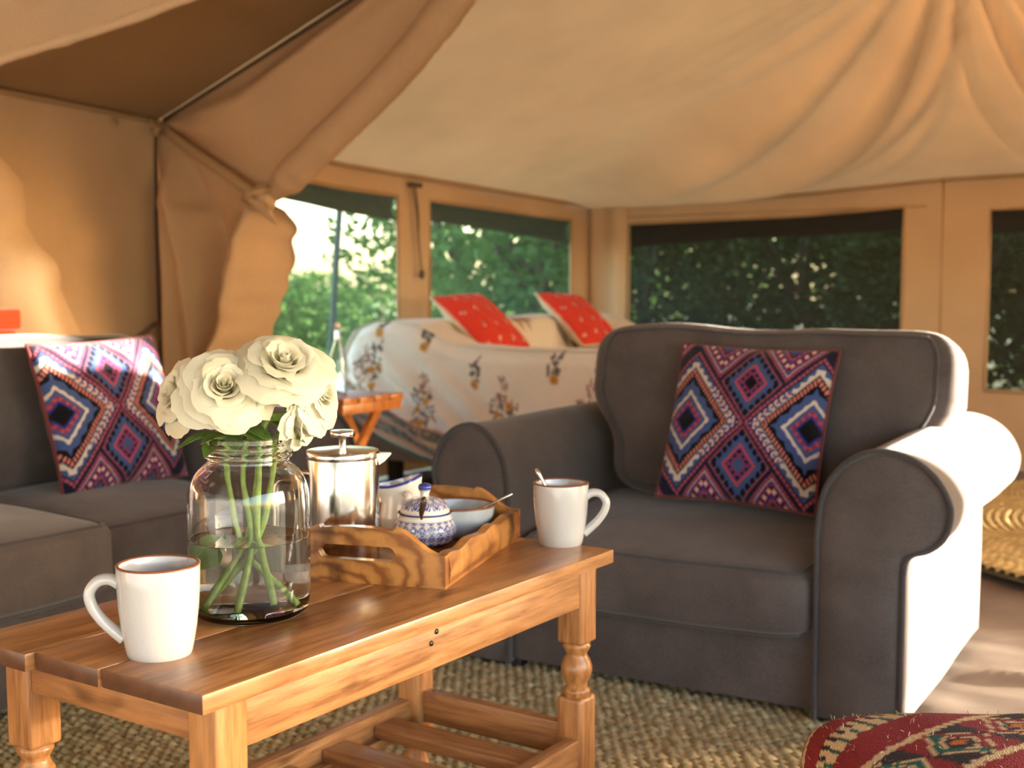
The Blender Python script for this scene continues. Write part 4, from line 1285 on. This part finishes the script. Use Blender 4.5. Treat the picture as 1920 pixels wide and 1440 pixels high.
# ------------------------------------------------------------------ tray and tea things
tray = thing("wooden_tray", "rustic wooden serving tray with cut-out handles", "tray", (-1.084, 1.429, TZ), radians(18))
TW = N("burnt_acacia")
wv = TW.new("ShaderNodeTexWave", wave_type='RINGS', rings_direction='SPHERICAL')
wv.inputs["Scale"].default_value = 9.0; wv.inputs["Distortion"].default_value = 9.0; wv.inputs["Detail"].default_value = 3.0; wv.inputs["Detail Scale"].default_value = 1.2
mpv = TW.coord((1.0, 0.35, 1.6)); sh_ = TW.new("ShaderNodeVectorMath", operation='ADD'); sh_.inputs[1].default_value = (0.19, 0.0, 0.03)
TW.link(mpv, sh_.inputs[0]); TW.link(sh_.outputs[0], wv.inputs["Vector"])
burn = TW.noise(14, 4, 0.6, TW.coord((1.0, 1.0, 0.45)))
c_ = TW.ramp(wv.outputs["Fac"], [(0.05, (0.24, 0.085, 0.02)), (0.35, (0.38, 0.155, 0.036)), (0.9, (0.50, 0.225, 0.058))])
c_ = TW.mix(TW.ramp(burn, [(0.50, (0, 0, 0)), (0.68, (0.8, 0.8, 0.8))]), c_, (0.065, 0.022, 0.008))
TW.set(**{"Base Color": c_, "Roughness": 0.36, "Coat Weight": 0.25, "Coat Roughness": 0.2})
TW.bump(burn, 0.15, 0.002)
TW = TW.m
L_, W_ = 0.405, 0.280
def end_board(y, thick):
    n = 120
    xs = [-W_ + W_ * k / n for k in range(n + 1)]
    def top(x):
        u = abs((x + W_ / 2) / (W_ / 2))
        return 0.049 + 0.036 * (1 - sstep(0.42, 0.93, u)) - 0.004 * min(1, u / 0.42) ** 2 * (u < 0.42)
    def slot(x):
        u = abs(x + W_ / 2)
        if u >= 0.061: return 0.046, 0.046
        r_ = 0.011
        q = max(0.0, u - (0.061 - r_))
        h_ = sqrt(max(0.0, r_ * r_ - q * q))
        return 0.046 - h_, 0.046 + h_
    b = MB()
    for f in (0, 1):
        for x in xs:
            s0, s1 = slot(x)
            for z in (0.0, s0, s1, top(x)):
                b.v.append((x, y + f * thick, z))
    m_ = 4 * (n + 1)
    for k in range(n):
        p, q = 4 * k, 4 * (k + 1)
        for o in (0, m_):
            for r_ in (0, 2):
                fc = (o + p + r_, o + q + r_, o + q + r_ + 1, o + p + r_ + 1)
                b.f.append(fc if o == 0 else fc[::-1])
        b.f.append((p + 3, q + 3, m_ + q + 3, m_ + p + 3))
        b.f.append((p, m_ + p, m_ + q, q))
        if slot(xs[k])[1] - slot(xs[k])[0] > 1e-5 or slot(xs[k + 1])[1] - slot(xs[k + 1])[0] > 1e-5:
            b.f.append((p + 1, q + 1, m_ + q + 1, m_ + p + 1))
            b.f.append((p + 2, m_ + p + 2, m_ + q + 2, q + 2))
    b.f.append((0, 1, m_ + 1, m_)); b.f.append((1, 3, m_ + 3, m_ + 1))
    e = 4 * n
    b.f.append((e, m_ + e, m_ + e + 1, e + 1)); b.f.append((e + 1, m_ + e + 1, m_ + e + 3, e + 3))
    return b
for y in (0.0, L_ - 0.016):
    o = end_board(y, 0.016).build("end_board", TW, tray, auto=40)
for x0 in (-0.016, -W_):
    b = MB()
    sgn = 1 if x0 > -0.1 else -1
    nn = 30
    def side(u, v, x0=x0, sgn=sgn):
        y = 0.0165 + (L_ - 0.033) * u
        zt = 0.048 + 0.003 * nz(y * 22, x0 * 50) + 0.002 * sin(y * 60)
        bulge = 0.004 * nz(y * 18, 3) + 0.003
        ring = [(0, 0.0), (0.016, 0.0), (0.016 + bulge * (sgn > 0), zt * 0.5), (0.015, zt), (0.001, zt + 0.001), (0.0 - bulge * (sgn < 0), zt * 0.5)]
        q, z = ring[int(round(v * 5))]
        return (x0 + q, y, z)
    vs_ = [side(i / nn, j / 5) for i in range(nn + 1) for j in range(6)]
    fs = [(i * 6 + j, i * 6 + (j + 1) % 6, (i + 1) * 6 + (j + 1) % 6, (i + 1) * 6 + j) for i in range(nn) for j in range(6)]
    fs += [tuple(range(6)), tuple(range(nn * 6 + 5, nn * 6 - 1, -1))]
    b.add(vs_, fs).build("side_board", TW, tray, auto=45)
MB().box(-W_ + 0.014, -0.014, 0.014, L_ - 0.014, 0.001, 0.013, 0.001).build("base_board", TW, tray, auto=35)
FZ = TZ + 0.0135
def on_tray(a, b):
    return (-1.084 + a * -0.951 + b * -0.309, 1.429 + a * -0.309 + b * 0.951, FZ)

fp = thing("french_press", "polished steel coffee press on the tray beside the jar", "coffee press", on_tray(0.203, 0.096), radians(34))
MB().lathe([(0.05, 0.0), (0.0555, 0.0), (0.0567, 0.002), (0.0567, 0.160), (0.0560, 0.162), (0.053, 0.162), (0.053, 0.150), (0.004, 0.150)], 72).build("pot", STEEL, fp, auto=40)
MB().lathe([(0.0525, 0.160), (0.0572, 0.1605), (0.0580, 0.164), (0.0580, 0.169), (0.0565, 0.1725), (0.050, 0.1735), (0.010, 0.1755), (0.004, 0.1758)], 72).build("lid", STEEL, fp, auto=40)
MB().lathe([(0.0055, 0.174), (0.0058, 0.193), (0.0065, 0.194), (0.0065, 0.1955)], 24).build("plunger_rod", STEEL, fp, auto=40)
MB().lathe([(0.006, 0.1935), (0.0185, 0.1938), (0.0198, 0.1955), (0.0198, 0.2015), (0.0185, 0.2035), (0.004, 0.204)], 40).build("knob", STEEL, fp, auto=40)
MB().prism([(0.054, 0.168), (0.058, 0.150), (0.066, 0.155), (0.0765, 0.166), (0.0765, 0.1685)], -0.011, 0.011, lambda p, q, h: (p, h * (1 - (p - 0.054) * 32), q)).build("spout", STEEL, fp, auto=35)
hd = catmull([(-0.054, 0, 0.136), (-0.075, 0, 0.137), (-0.0935, 0, 0.134), (-0.101, 0, 0.120), (-0.101, 0, 0.080), (-0.101, 0, 0.050), (-0.094, 0, 0.036), (-0.075, 0, 0.033), (-0.054, 0, 0.034)], 6)
MB().tube(hd, 0.0075, 14).build("handle", STEEL_D, fp)

POTW = lin(238, 232, 222); BLUE = lin(44, 62, 150); BLUE2 = lin(96, 116, 184)
def blossom(u, v):
    """one round blue blossom per unit cell"""
    x, y = (u % 1.0) - 0.5, (v % 1.0) - 0.5
    r = hypot(x, y); a = atan2(y, x)
    if r < 0.09: return BLUE
    if 0.40 < r < 0.48: return BLUE
    if r < 0.34 and (0.22 < r or abs(sin(4 * a)) > 0.55) and r > 0.13: return BLUE2 if abs(sin(4 * a)) < 0.8 else BLUE
    if abs(abs(x) - 0.5) < 0.08 and abs(abs(y) - 0.5) < 0.08: return BLUE2
    return POTW
GLZ = N("painted_pottery")
vc = GLZ.new("ShaderNodeVertexColor", layer_name="print")
GLZ.set(**{"Base Color": vc.outputs[0], "Roughness": 0.12, "Coat Weight": 0.5, "Coat Roughness": 0.05})
GLZ = GLZ.m
def dense(prof, st):
    out = []
    for (r0, z0), (r1, z1) in zip(prof, prof[1:]):
        k = max(1, int(hypot(r1 - r0, z1 - z0) / st))
        out += [(r0 + (r1 - r0) * q / k, z0 + (z1 - z0) * q / k) for q in range(k)]
    return out + [prof[-1]]
def smooth2(pts, n):
    return [(v.x, v.y) for v in catmull([(r, z, 0) for r, z in pts], n)]
pot = thing("sugar_pot", "blue blossom-patterned pottery sugar pot on the tray", "sugar pot", on_tray(0.118, 0.238), radians(20))
pp = smooth2([(0.036, 0.0), (0.046, 0.006), (0.0525, 0.018), (0.0525, 0.029), (0.0475, 0.040), (0.0435, 0.046), (0.0430, 0.050), (0.0455, 0.054)], 8)
def potcol(a, z, r):
    if z > 0.0515: return BLUE
    if 0.043 < z: return POTW
    return blossom(a / (2 * pi) * 21, (z + 0.006) / 0.0145)
MB().lathe(dense(pp, 0.0009), 300, col=potcol, cap1=False).build("body", GLZ, pot)
lp = smooth2([(0.0415, 0.0535), (0.0415, 0.057), (0.040, 0.060), (0.036, 0.068), (0.027, 0.075), (0.014, 0.0785), (0.0075, 0.0795)], 6)
lid = MB().lathe(dense(lp, 0.0009), 260, col=lambda a, z, r: POTW if z < 0.060 else blossom(a / (2 * pi) * 13, r / 0.0155 + 0.3)).build("lid", GLZ, pot)
MB().lathe([(0.0072, 0.0785), (0.0065, 0.083), (0.0085, 0.088), (0.0112, 0.0925), (0.0118, 0.0965), (0.009, 0.1005), (0.003, 0.102)], 28, col=lambda a, z, r: BLUE if z > 0.0905 else POTW).build("knob", GLZ, lid)
spo = thing("sugar_spoon", "dark brown spoon handle leaning out of the sugar pot", "spoon", on_tray(0.112, 0.190))
BRW = m_plain("dark_horn", (0.055, 0.025, 0.014), 0.3, vary=0.3, vscale=80)
MB().tube(catmull([(0.010, -0.004, 0.052), (0.0125, -0.008, 0.060), (0.015, -0.009, 0.070), (0.018, -0.009, 0.083), (0.0195, -0.008, 0.090)], 4), [0.0022, 0.0024, 0.0026, 0.003, 0.0034, 0.004, 0.0045, 0.0048, 0.005, 0.0053, 0.0055, 0.0055, 0.0052, 0.0048, 0.004, 0.003, 0.002], 10).build("handle", BRW, spo)

jug = thing("milk_jug", "white milk jug with a blue rim behind the sugar pot", "jug", on_tray(0.178, 0.285), radians(34))
def jug_r(a, z):
    r = interp([(0.0, 0.030), (0.01, 0.036), (0.035, 0.0385), (0.06, 0.034), (0.075, 0.0335), (0.095, 0.0365)], z)
    f = max(0.0, cos(a - pi * 0.98))
    return r + 0.016 * f ** 5 * sstep(0.055, 0.095, z)
def jug_z(a, z):
    back = 0.5 + 0.5 * cos(a)
    return z + (0.020 * back ** 1.5 - 0.006) * sstep(0.06, 0.095, z)
jb = MB()
jb.grid(lambda u, v: (jug_r(2 * pi * u, 0.095 * v) * cos(2 * pi * u), jug_r(2 * pi * u, 0.095 * v) * sin(2 * pi * u), jug_z(2 * pi * u, 0.095 * v)), 64, 36, wrap=True, col=lambda u, v: BLUE if v > 0.965 else POTW)
jb.grid(lambda u, v: ((jug_r(2 * pi * u, 0.095 * (1 - v * 0.95)) - 0.003) * cos(2 * pi * u), (jug_r(2 * pi * u, 0.095 * (1 - v * 0.95)) - 0.003) * sin(2 * pi * u), jug_z(2 * pi * u, 0.095 * (1 - v * 0.95)) + 0.0005), 64, 20, wrap=True, col=lambda u, v: BLUE if v < 0.03 else POTW)
n0 = len(jb.v)
jb.build("body", GLZ, jug)
JW = m_plain("white_glaze", POTW, 0.12)
MB().tube(catmull([(0.012, -0.034, 0.078), (0.016, -0.052, 0.080), (0.018, -0.060, 0.066), (0.016, -0.056, 0.045), (0.012, -0.036, 0.026)], 6), 0.0062, 12).build("handle", JW, jug)

bowl = thing("serving_bowl", "pale grey-blue bowl with a brown rim at the far end of the tray", "bowl", on_tray(0.088, 0.322))
BG = m_plain("grey_blue_glaze", (0.42, 0.46, 0.49), 0.14, vary=0.08, vscale=30)
MB().lathe([(0.002, 0.003), (0.030, 0.003), (0.032, 0.0), (0.036, 0.0), (0.044, 0.006), (0.055, 0.020), (0.0615, 0.036), (0.0640, 0.053), (0.0615, 0.053), (0.0590, 0.037), (0.052, 0.021), (0.040, 0.009), (0.002, 0.007)], 64).build("body", BG, bowl, auto=50)
MB().lathe([(0.0644, 0.0515), (0.0646, 0.0535), (0.0630, 0.0548), (0.0612, 0.0535), (0.0612, 0.0515)], 64, cap0=False, cap1=False).build("rim", RIMB, bowl)
ts = thing("bowl_spoon", "slim steel spoon resting on the rim of the grey-blue bowl", "spoon", on_tray(0.088, 0.322))
q0, q1 = Vector((-0.020, -0.010, 0.012)), Vector((0.0865, 0.040, 0.0745))
MB().tube([q0 + (q1 - q0) * f for f in (0, 0.3, 0.6, 0.85, 1.0)], [0.0016, 0.0014, 0.0016, 0.0024, 0.0022], 8).build("handle", STEEL, ts)
MB().lathe([(0.0005, -0.014), (0.008, -0.006), (0.009, 0.004), (0.003, 0.014)], 14, Matrix.Translation(q0) @ (q1 - q0).to_track_quat('Z', 'Y').to_matrix().to_4x4() @ Matrix.Diagonal((1, 0.4, 1, 1))).build("spoon_bowl", STEEL, ts)

# ------------------------------------------------------------------ jar of roses
JX, JY = -1.222, 1.174
jar = thing("glass_jar", "large clear glass jar half full of water holding white roses", "jar", (JX, JY, TZ + 0.0005))
outer = [(0.058, 0.0), (0.068, 0.001), (0.0755, 0.006), (0.0795, 0.016), (0.0810, 0.032), (0.0812, 0.06), (0.0812, 0.14), (0.0806, 0.160), (0.0785, 0.174), (0.0735, 0.187), (0.0660, 0.197), (0.0595, 0.203), (0.0560, 0.207), (0.0550, 0.210), (0.0552, 0.2125), (0.0580, 0.2145), (0.0590, 0.217), (0.0578, 0.2195), (0.0552, 0.2215), (0.0549, 0.226), (0.0568, 0.2285), (0.0572, 0.231), (0.0555, 0.2335), (0.0550, 0.239), (0.0545, 0.2420), (0.0525, 0.2428)]
inner = [(0.0512, 0.2405), (0.0512, 0.208), (0.0525, 0.204), (0.0580, 0.199), (0.0650, 0.193), (0.0715, 0.184), (0.0755, 0.173), (0.0775, 0.160), (0.0782, 0.14), (0.0782, 0.06), (0.0778, 0.034), (0.0755, 0.020), (0.0700, 0.0115), (0.058, 0.0085), (0.001, 0.0095)]
MB().lathe(smooth2(outer, 2) + inner, 96, cap0=True, cap1=True).build("glass_wall", GLASS, jar, auto=55)
WATER = m_glass("water", (0.975, 0.99, 0.965), 0.0, 1.33)
wat = [(0.001, 0.0095), (0.058, 0.0084), (0.0702, 0.0113), (0.0757, 0.0198), (0.0780, 0.034), (0.0784, 0.06), (0.0784, 0.106), (0.0776, 0.1052), (0.074, 0.1048), (0.001, 0.1048)]
MB().lathe(wat, 96).build("water", WATER, jar, auto=50)

PETAL = N("cream_petal")
pn = PETAL.noise(9, 3, 0.5)
pc = PETAL.ramp(pn, [(0.3, (0.76, 0.73, 0.57)), (0.7, (0.82, 0.81, 0.71))])
oi = PETAL.new("ShaderNodeObjectInfo")
pc = PETAL.mix(oi.outputs["Random"], pc, (0.76, 0.69, 0.47), 'MIX')
pc = PETAL.mix(0.5, pc, (0.80, 0.77, 0.64))
PETAL.set(**{"Base Color": pc, "Roughness": 0.55, "Specular IOR Level": 0.25})
PETAL.bump(PETAL.noise(60, 3, 0.5, PETAL.coord((1, 1, 0.3))), 0.15, 0.002)
PETAL.translucent(0.38, (0.92, 0.89, 0.70))
PETAL = PETAL.m
STEMM = m_plain("rose_stem", (0.20, 0.30, 0.055), 0.45, vary=0.3, vscale=60)
def m_gleaf(name, a, b):
    m = N(name)
    c = m.ramp(m.noise(40, 3), [(0.3, a), (0.7, b)])
    m.set(**{"Base Color": c, "Roughness": 0.4})
    m.translucent(0.35, m.mix(0.4, c, (0.4, 0.55, 0.08)))
    return m.m
RLEAF = m_gleaf("rose_leaf", (0.06, 0.13, 0.03), (0.14, 0.25, 0.05))
SEPAL = m_gleaf("rose_sepal", (0.18, 0.30, 0.05), (0.34, 0.46, 0.10))

def petal_fn(phi0, tilt, L, wid, r0, curl, seed, lift):
    def f(u, v):
        a = u * 2 - 1
        b = v * (1 - 0.20 * abs(a) ** 2.6 - 0.05 * cos(a * 8 + seed) * abs(a) + 0.04 * nz(a * 5 + seed, 2))
        th = tilt * (0.35 + 0.65 * b ** 0.8)
        rho = r0 * min(1, b * 5 + 0.25) + L * b * sin(th)
        h = L * b * cos(th)
        if b > 0.70:
            e = (b - 0.70) / 0.30
            rho += curl * L * e * e * (0.55 + 0.25 * cos(a * 3 + seed))
            h -= curl * L * 0.75 * e * e
        w = wid * (0.30 + 0.70 * sin(min(1.0, b * 1.25 + 0.05) * pi / 2) ** 0.8)
        ph = phi0 + a * w
        rho *= 1 + 0.05 * nz(a * 2 + seed, b * 3) - 0.05 * (a * a) * (tilt < 0.6)
        h += 0.03 * L * nz(a * 3 + seed, b * 4, 2) + lift
        if curl > 0.2 and abs(a) < 0.25 and b > 0.9:
            rho += 0.03 * L * (1 - abs(a) / 0.25)
        return Vector((rho * cos(ph), rho * sin(ph), h))
    return f
def rose(label, pos, axis, size, layers, spin, stem_pts, leaves=()):
    t = thing("rose", label, "rose", stem_pts[-1], 0.0, "white roses in the jar")
    base = Vector(stem_pts[-1])
    ax = Vector(axis).normalized()
    M = Matrix.Translation(Vector(pos) - base) @ ax.to_track_quat('Z', 'Y').to_matrix().to_4x4() @ Matrix.Rotation(spin, 4, 'Z')
    k = 0
    for (n, tilt, L, wid, r0, curl, lift) in layers:
        for q in range(n):
            ph = k * 2.39996 * 0.5 + q * 2 * pi / n
            sd_ = k * 1.7 + q * 3.1 + spin
            f = petal_fn(ph, radians(tilt + 5 * sin(sd_)), L * size * (1 + 0.06 * sin(sd_ * 2)), radians(wid), r0 * size, curl, sd_, lift * size)
            MB().grid(lambda u, v: M @ f(u, v), 14, 12).build("petal", PETAL, t)
        k += 1
    for q in range(5):
        ph = q * 2 * pi / 5 + spin
        def sp_(u, v, ph=ph, q=q):
            a = (u * 2 - 1) * (1 - v) ** 0.8 * 0.16
            rho = size * (0.16 + 0.62 * v)
            h = size * (-0.10 - 0.22 * v - 0.28 * v * v * (0.5 + 0.5 * sin(q * 2.3)))
            c = M @ Vector((rho * cos(ph) - a * size * sin(ph), rho * sin(ph) + a * size * cos(ph), h + 0.05 * size * abs(u * 2 - 1)))
            return c
        MB().grid(sp_, 4, 8).build("sepal", SEPAL, t)
    hip = M @ Vector((0, 0, -0.10 * size))
    MB().lathe([(0.002, -0.28 * size), (0.10 * size, -0.24 * size), (0.17 * size, -0.12 * size), (0.20 * size, 0.0), (0.12 * size, 0.10 * size)], 14, M).build("hip", SEPAL, t)
    sp_pts = catmull([Vector(p) - base for p in stem_pts[::-1]] + [hip], 7)
    MB().tube(sp_pts, [0.0042 + 0.0006 * sin(q * 0.8) for q in range(len(sp_pts))], 9).build("stem", STEMM, t)
    for (p, d, upn, ln, wd) in leaves:
        leaf_part(Vector(p) - base, d, upn, ln, wd, t)
    return t
def leaf_part(p, d, upn, ln, wd, parent):
    d = Vector(d).normalized(); s_ = d.cross(Vector(upn)).normalized(); n_ = s_.cross(d)
    def f(u, v):
        a = u * 2 - 1
        w = wd * sin(pi * min(1, v ** 0.75)) * (1 + 0.08 * tri(v * 9))
        return p + d * (ln * v) + s_ * (a * w) + n_ * (abs(a) * w * 0.35 - ln * 0.22 * v * v)
    MB().grid(f, 6, 14).build("leaf", RLEAF, parent)
    MB().tube([p - d * 0.006, p + d * ln * 0.5 - n_ * ln * 0.055, p + d * ln * 0.98 - n_ * ln * 0.21], [0.0012, 0.0009, 0.0003], 5).build("leaf_rib", SEPAL, parent)
FULL = [(2, 2, 0.70, 130, 0.006, 0.0, 0.20), (3, 4, 0.74, 100, 0.045, 0.02, 0.18), (3, 8, 0.78, 92, 0.10, 0.07, 0.15), (4, 14, 0.82, 75, 0.18, 0.14, 0.12), (4, 20, 0.86, 72, 0.22, 0.20, 0.08),
        (5, 28, 0.90, 62, 0.25, 0.26, 0.04), (5, 38, 0.93, 60, 0.27, 0.30, 0.0), (5, 50, 0.96, 58, 0.28, 0.32, -0.05), (5, 64, 0.95, 55, 0.28, 0.26, -0.08)]
BUD = [(3, 5, 0.85, 95, 0.06, 0.04, 0.1), (3, 12, 0.95, 80, 0.14, 0.08, 0.05), (4, 22, 1.0, 66, 0.2, 0.18, 0.0), (5, 38, 1.0, 52, 0.22, 0.3, -0.04), (5, 55, 0.98, 46, 0.22, 0.3, -0.08)]
tc = Vector((0.73, -0.68, 0.0)); rt = Vector((0.829, 0.559, 0.0)); upz = Vector((0, 0, 1))
nk = lambda dx, dy, z: (JX + dx, JY + dy, z)
zb = TZ + 0.014
rose("open cream rose facing the camera at the front of the jar", (-1.235, 1.145, 0.853), tc * 0.80 + upz * 0.52 + rt * 0.02, 0.051, FULL, 0.4,
     [nk(-0.008, 0.005, 0.80), nk(-0.006, -0.004, 0.74), nk(0.004, 0.0, 0.66), nk(0.016, -0.036, zb)],
     [(nk(0.012, -0.012, 0.805), rt * 0.7 + tc * 0.5 - upz * 0.05, upz, 0.045, 0.016), (nk(-0.01, -0.02, 0.80), -rt * 0.5 + tc * 0.5 + upz * 0.05, upz, 0.05, 0.016)])
rose("highest white rose, opening upward at the right of the bunch", (-1.182, 1.202, 0.876), tc * 0.62 + upz * 0.76 + rt * 0.06, 0.053, FULL, 1.9,
     [nk(0.010, 0.022, 0.815), nk(0.006, 0.012, 0.75), nk(-0.004, 0.0, 0.66), nk(-0.022, -0.050, zb)],
     [(nk(0.014, 0.02, 0.82), rt * 0.6 + tc * 0.3 - upz * 0.2, upz, 0.04, 0.013), (nk(0.006, -0.005, 0.812), tc * 0.8 + rt * 0.3 - upz * 0.25, upz, 0.045, 0.015), (nk(-0.004, -0.012, 0.80), tc * 0.7 - rt * 0.15 - upz * 0.35, upz, 0.04, 0.014)])
rose("yellowish cream rose drooping at the left of the bunch", (-1.285, 1.140, 0.848), -rt * 0.78 + tc * 0.52 + upz * 0.34, 0.049, FULL, 3.1,
     [nk(-0.034, -0.018, 0.80), nk(-0.024, -0.012, 0.73), nk(-0.01, -0.002, 0.65), nk(0.042, 0.030, zb)],
     [(nk(-0.03, -0.03, 0.803), -rt * 0.8 + tc * 0.35 - upz * 0.12, upz, 0.055, 0.014), (nk(-0.02, -0.036, 0.79), tc * 0.7 - rt * 0.3 - upz * 0.1, upz, 0.04, 0.012)])
rose("bright white rose turned to the right of the bunch", (-1.190, 1.245, 0.846), rt * 0.86 + tc * 0.28 + upz * 0.36, 0.050, FULL, 4.4,
     [nk(0.030, 0.030, 0.80), nk(0.022, 0.022, 0.74), nk(0.008, 0.008, 0.66), nk(-0.032, -0.040, zb)],
     [(nk(0.032, 0.028, 0.80), rt * 0.8 + tc * 0.4 - upz * 0.02, upz, 0.042, 0.009)])
rose("small half-open rose low at the right above the jar rim", (-1.185, 1.215, 0.822), rt * 0.80 + tc * 0.35 - upz * 0.20, 0.040, BUD, 0.9,
     [nk(0.022, 0.012, 0.815), nk(0.016, 0.006, 0.76), nk(0.012, 0.004, 0.66), nk(0.052, -0.012, zb + 0.01)],
     [(nk(-0.030, -0.020, 0.66), -rt * 0.5 + tc * 0.45 - upz * 0.5, tc, 0.055, 0.022), (nk(0.0, -0.01, 0.80), tc * 0.6 + upz * 0.3, rt, 0.035, 0.012)])

# ------------------------------------------------------------------ kilim pouf
pf_ = thing("kilim_pouf", "red kilim-covered pouf at the lower right corner", "pouf", (-0.70, 1.80, 0), radians(33))
KR, KR2, KC, KK, KG, KO = lin(138, 26, 26), lin(176, 56, 46), lin(214, 186, 138), lin(42, 32, 34), lin(28, 92, 74), lin(200, 112, 42)
def kilim(x, y):
    """x along the pouf, y across it, in metres"""
    q = (x * 0.82 + y * 0.57); p = (-x * 0.57 + y * 0.82)
    s = 0.004 * tri(x * 70) + 0.003 * tri(y * 90)
    pb = (p + s + 0.015) % 0.30
    if pb < 0.022: return KC if tri(q * 42) > 0.45 else KK
    if pb < 0.075: return KR2 if q > 0.30 else KR
    if pb < 0.088: return KC
    if pb < 0.20:
        cell = 0.13
        a = (q + s) % cell / cell - 0.5; b = (pb - 0.144) / 0.112
        d = abs(a) * 1.15 + abs(b)
        i = int((q + 5) / cell) % 3
        if d < 0.13: return KO
        if d < 0.24: return KG if i == 0 else KK
        if d < 0.32: return KC
        if d < 0.46: return KR if i != 1 else KG
        if d < 0.53: return KC
        return KK if (a > 0) == (b > 0) else KR
    if pb < 0.212: return KC
    if pb < 0.275: return KR
    return KC if tri(q * 30) > 0.3 else KG
w_, d_2, h_2 = 0.64, 0.56, 0.345
def pouf_warp(p):
    return Vector((p.x + 0.008 * nz(p.y * 6, p.z * 6), p.y + 0.008 * nz(p.x * 6, p.z * 6, 3), p.z + 0.010 * nz(p.x * 6, p.y * 6, 5)))
vs_, fs, la, lb = soft_box(w_, d_2, h_2, 6.5, 110, 0.02, pouf_warp)
cols = []
for v in vs_:
    fold = max(0.0, h_2 / 2 - v.z)
    if abs(v.x) / w_ > abs(v.y) / d_2:
        cols.append(kilim(v.x + (fold if v.x > 0 else -fold), v.y))
    else:
        cols.append(kilim(v.x, v.y + (fold if v.y > 0 else -fold)))
Mp = Matrix.Translation((w_ / 2, -d_2 / 2, h_2 / 2 + 0.012))
MB().add([Mp @ v for v in vs_], fs, cols).build("cover", m_print("kilim_wool", 0.95, 420, 0, 0.05, 0.9), pf_)
fz_ = MB()
rf = random.Random(12)
tops = [v for v in vs_ if v.z > h_2 * 0.30]
for _ in range(900):
    v = Mp @ rf.choice(tops)
    d = Vector((rf.gauss(0, 1), rf.gauss(0, 1), rf.uniform(0.2, 1.6))).normalized() * rf.uniform(0.003, 0.009)
    s_ = Vector((rf.gauss(0, 1), rf.gauss(0, 1), 0)).normalized() * 0.0005
    e = Vector((rf.gauss(0, 1), rf.gauss(0, 1), rf.gauss(0, 1))) * 0.0025
    fz_.add([v - s_, v + s_, v + d * 0.6 + e + s_, v + d * 0.6 + e - s_, v + d], [(0, 1, 2, 3), (3, 2, 4)])
o = fz_.build("wool_fuzz", m_plain("wool_fibre", (0.62, 0.5, 0.36), 0.9), pf_)
o["kind"] = "stuff"
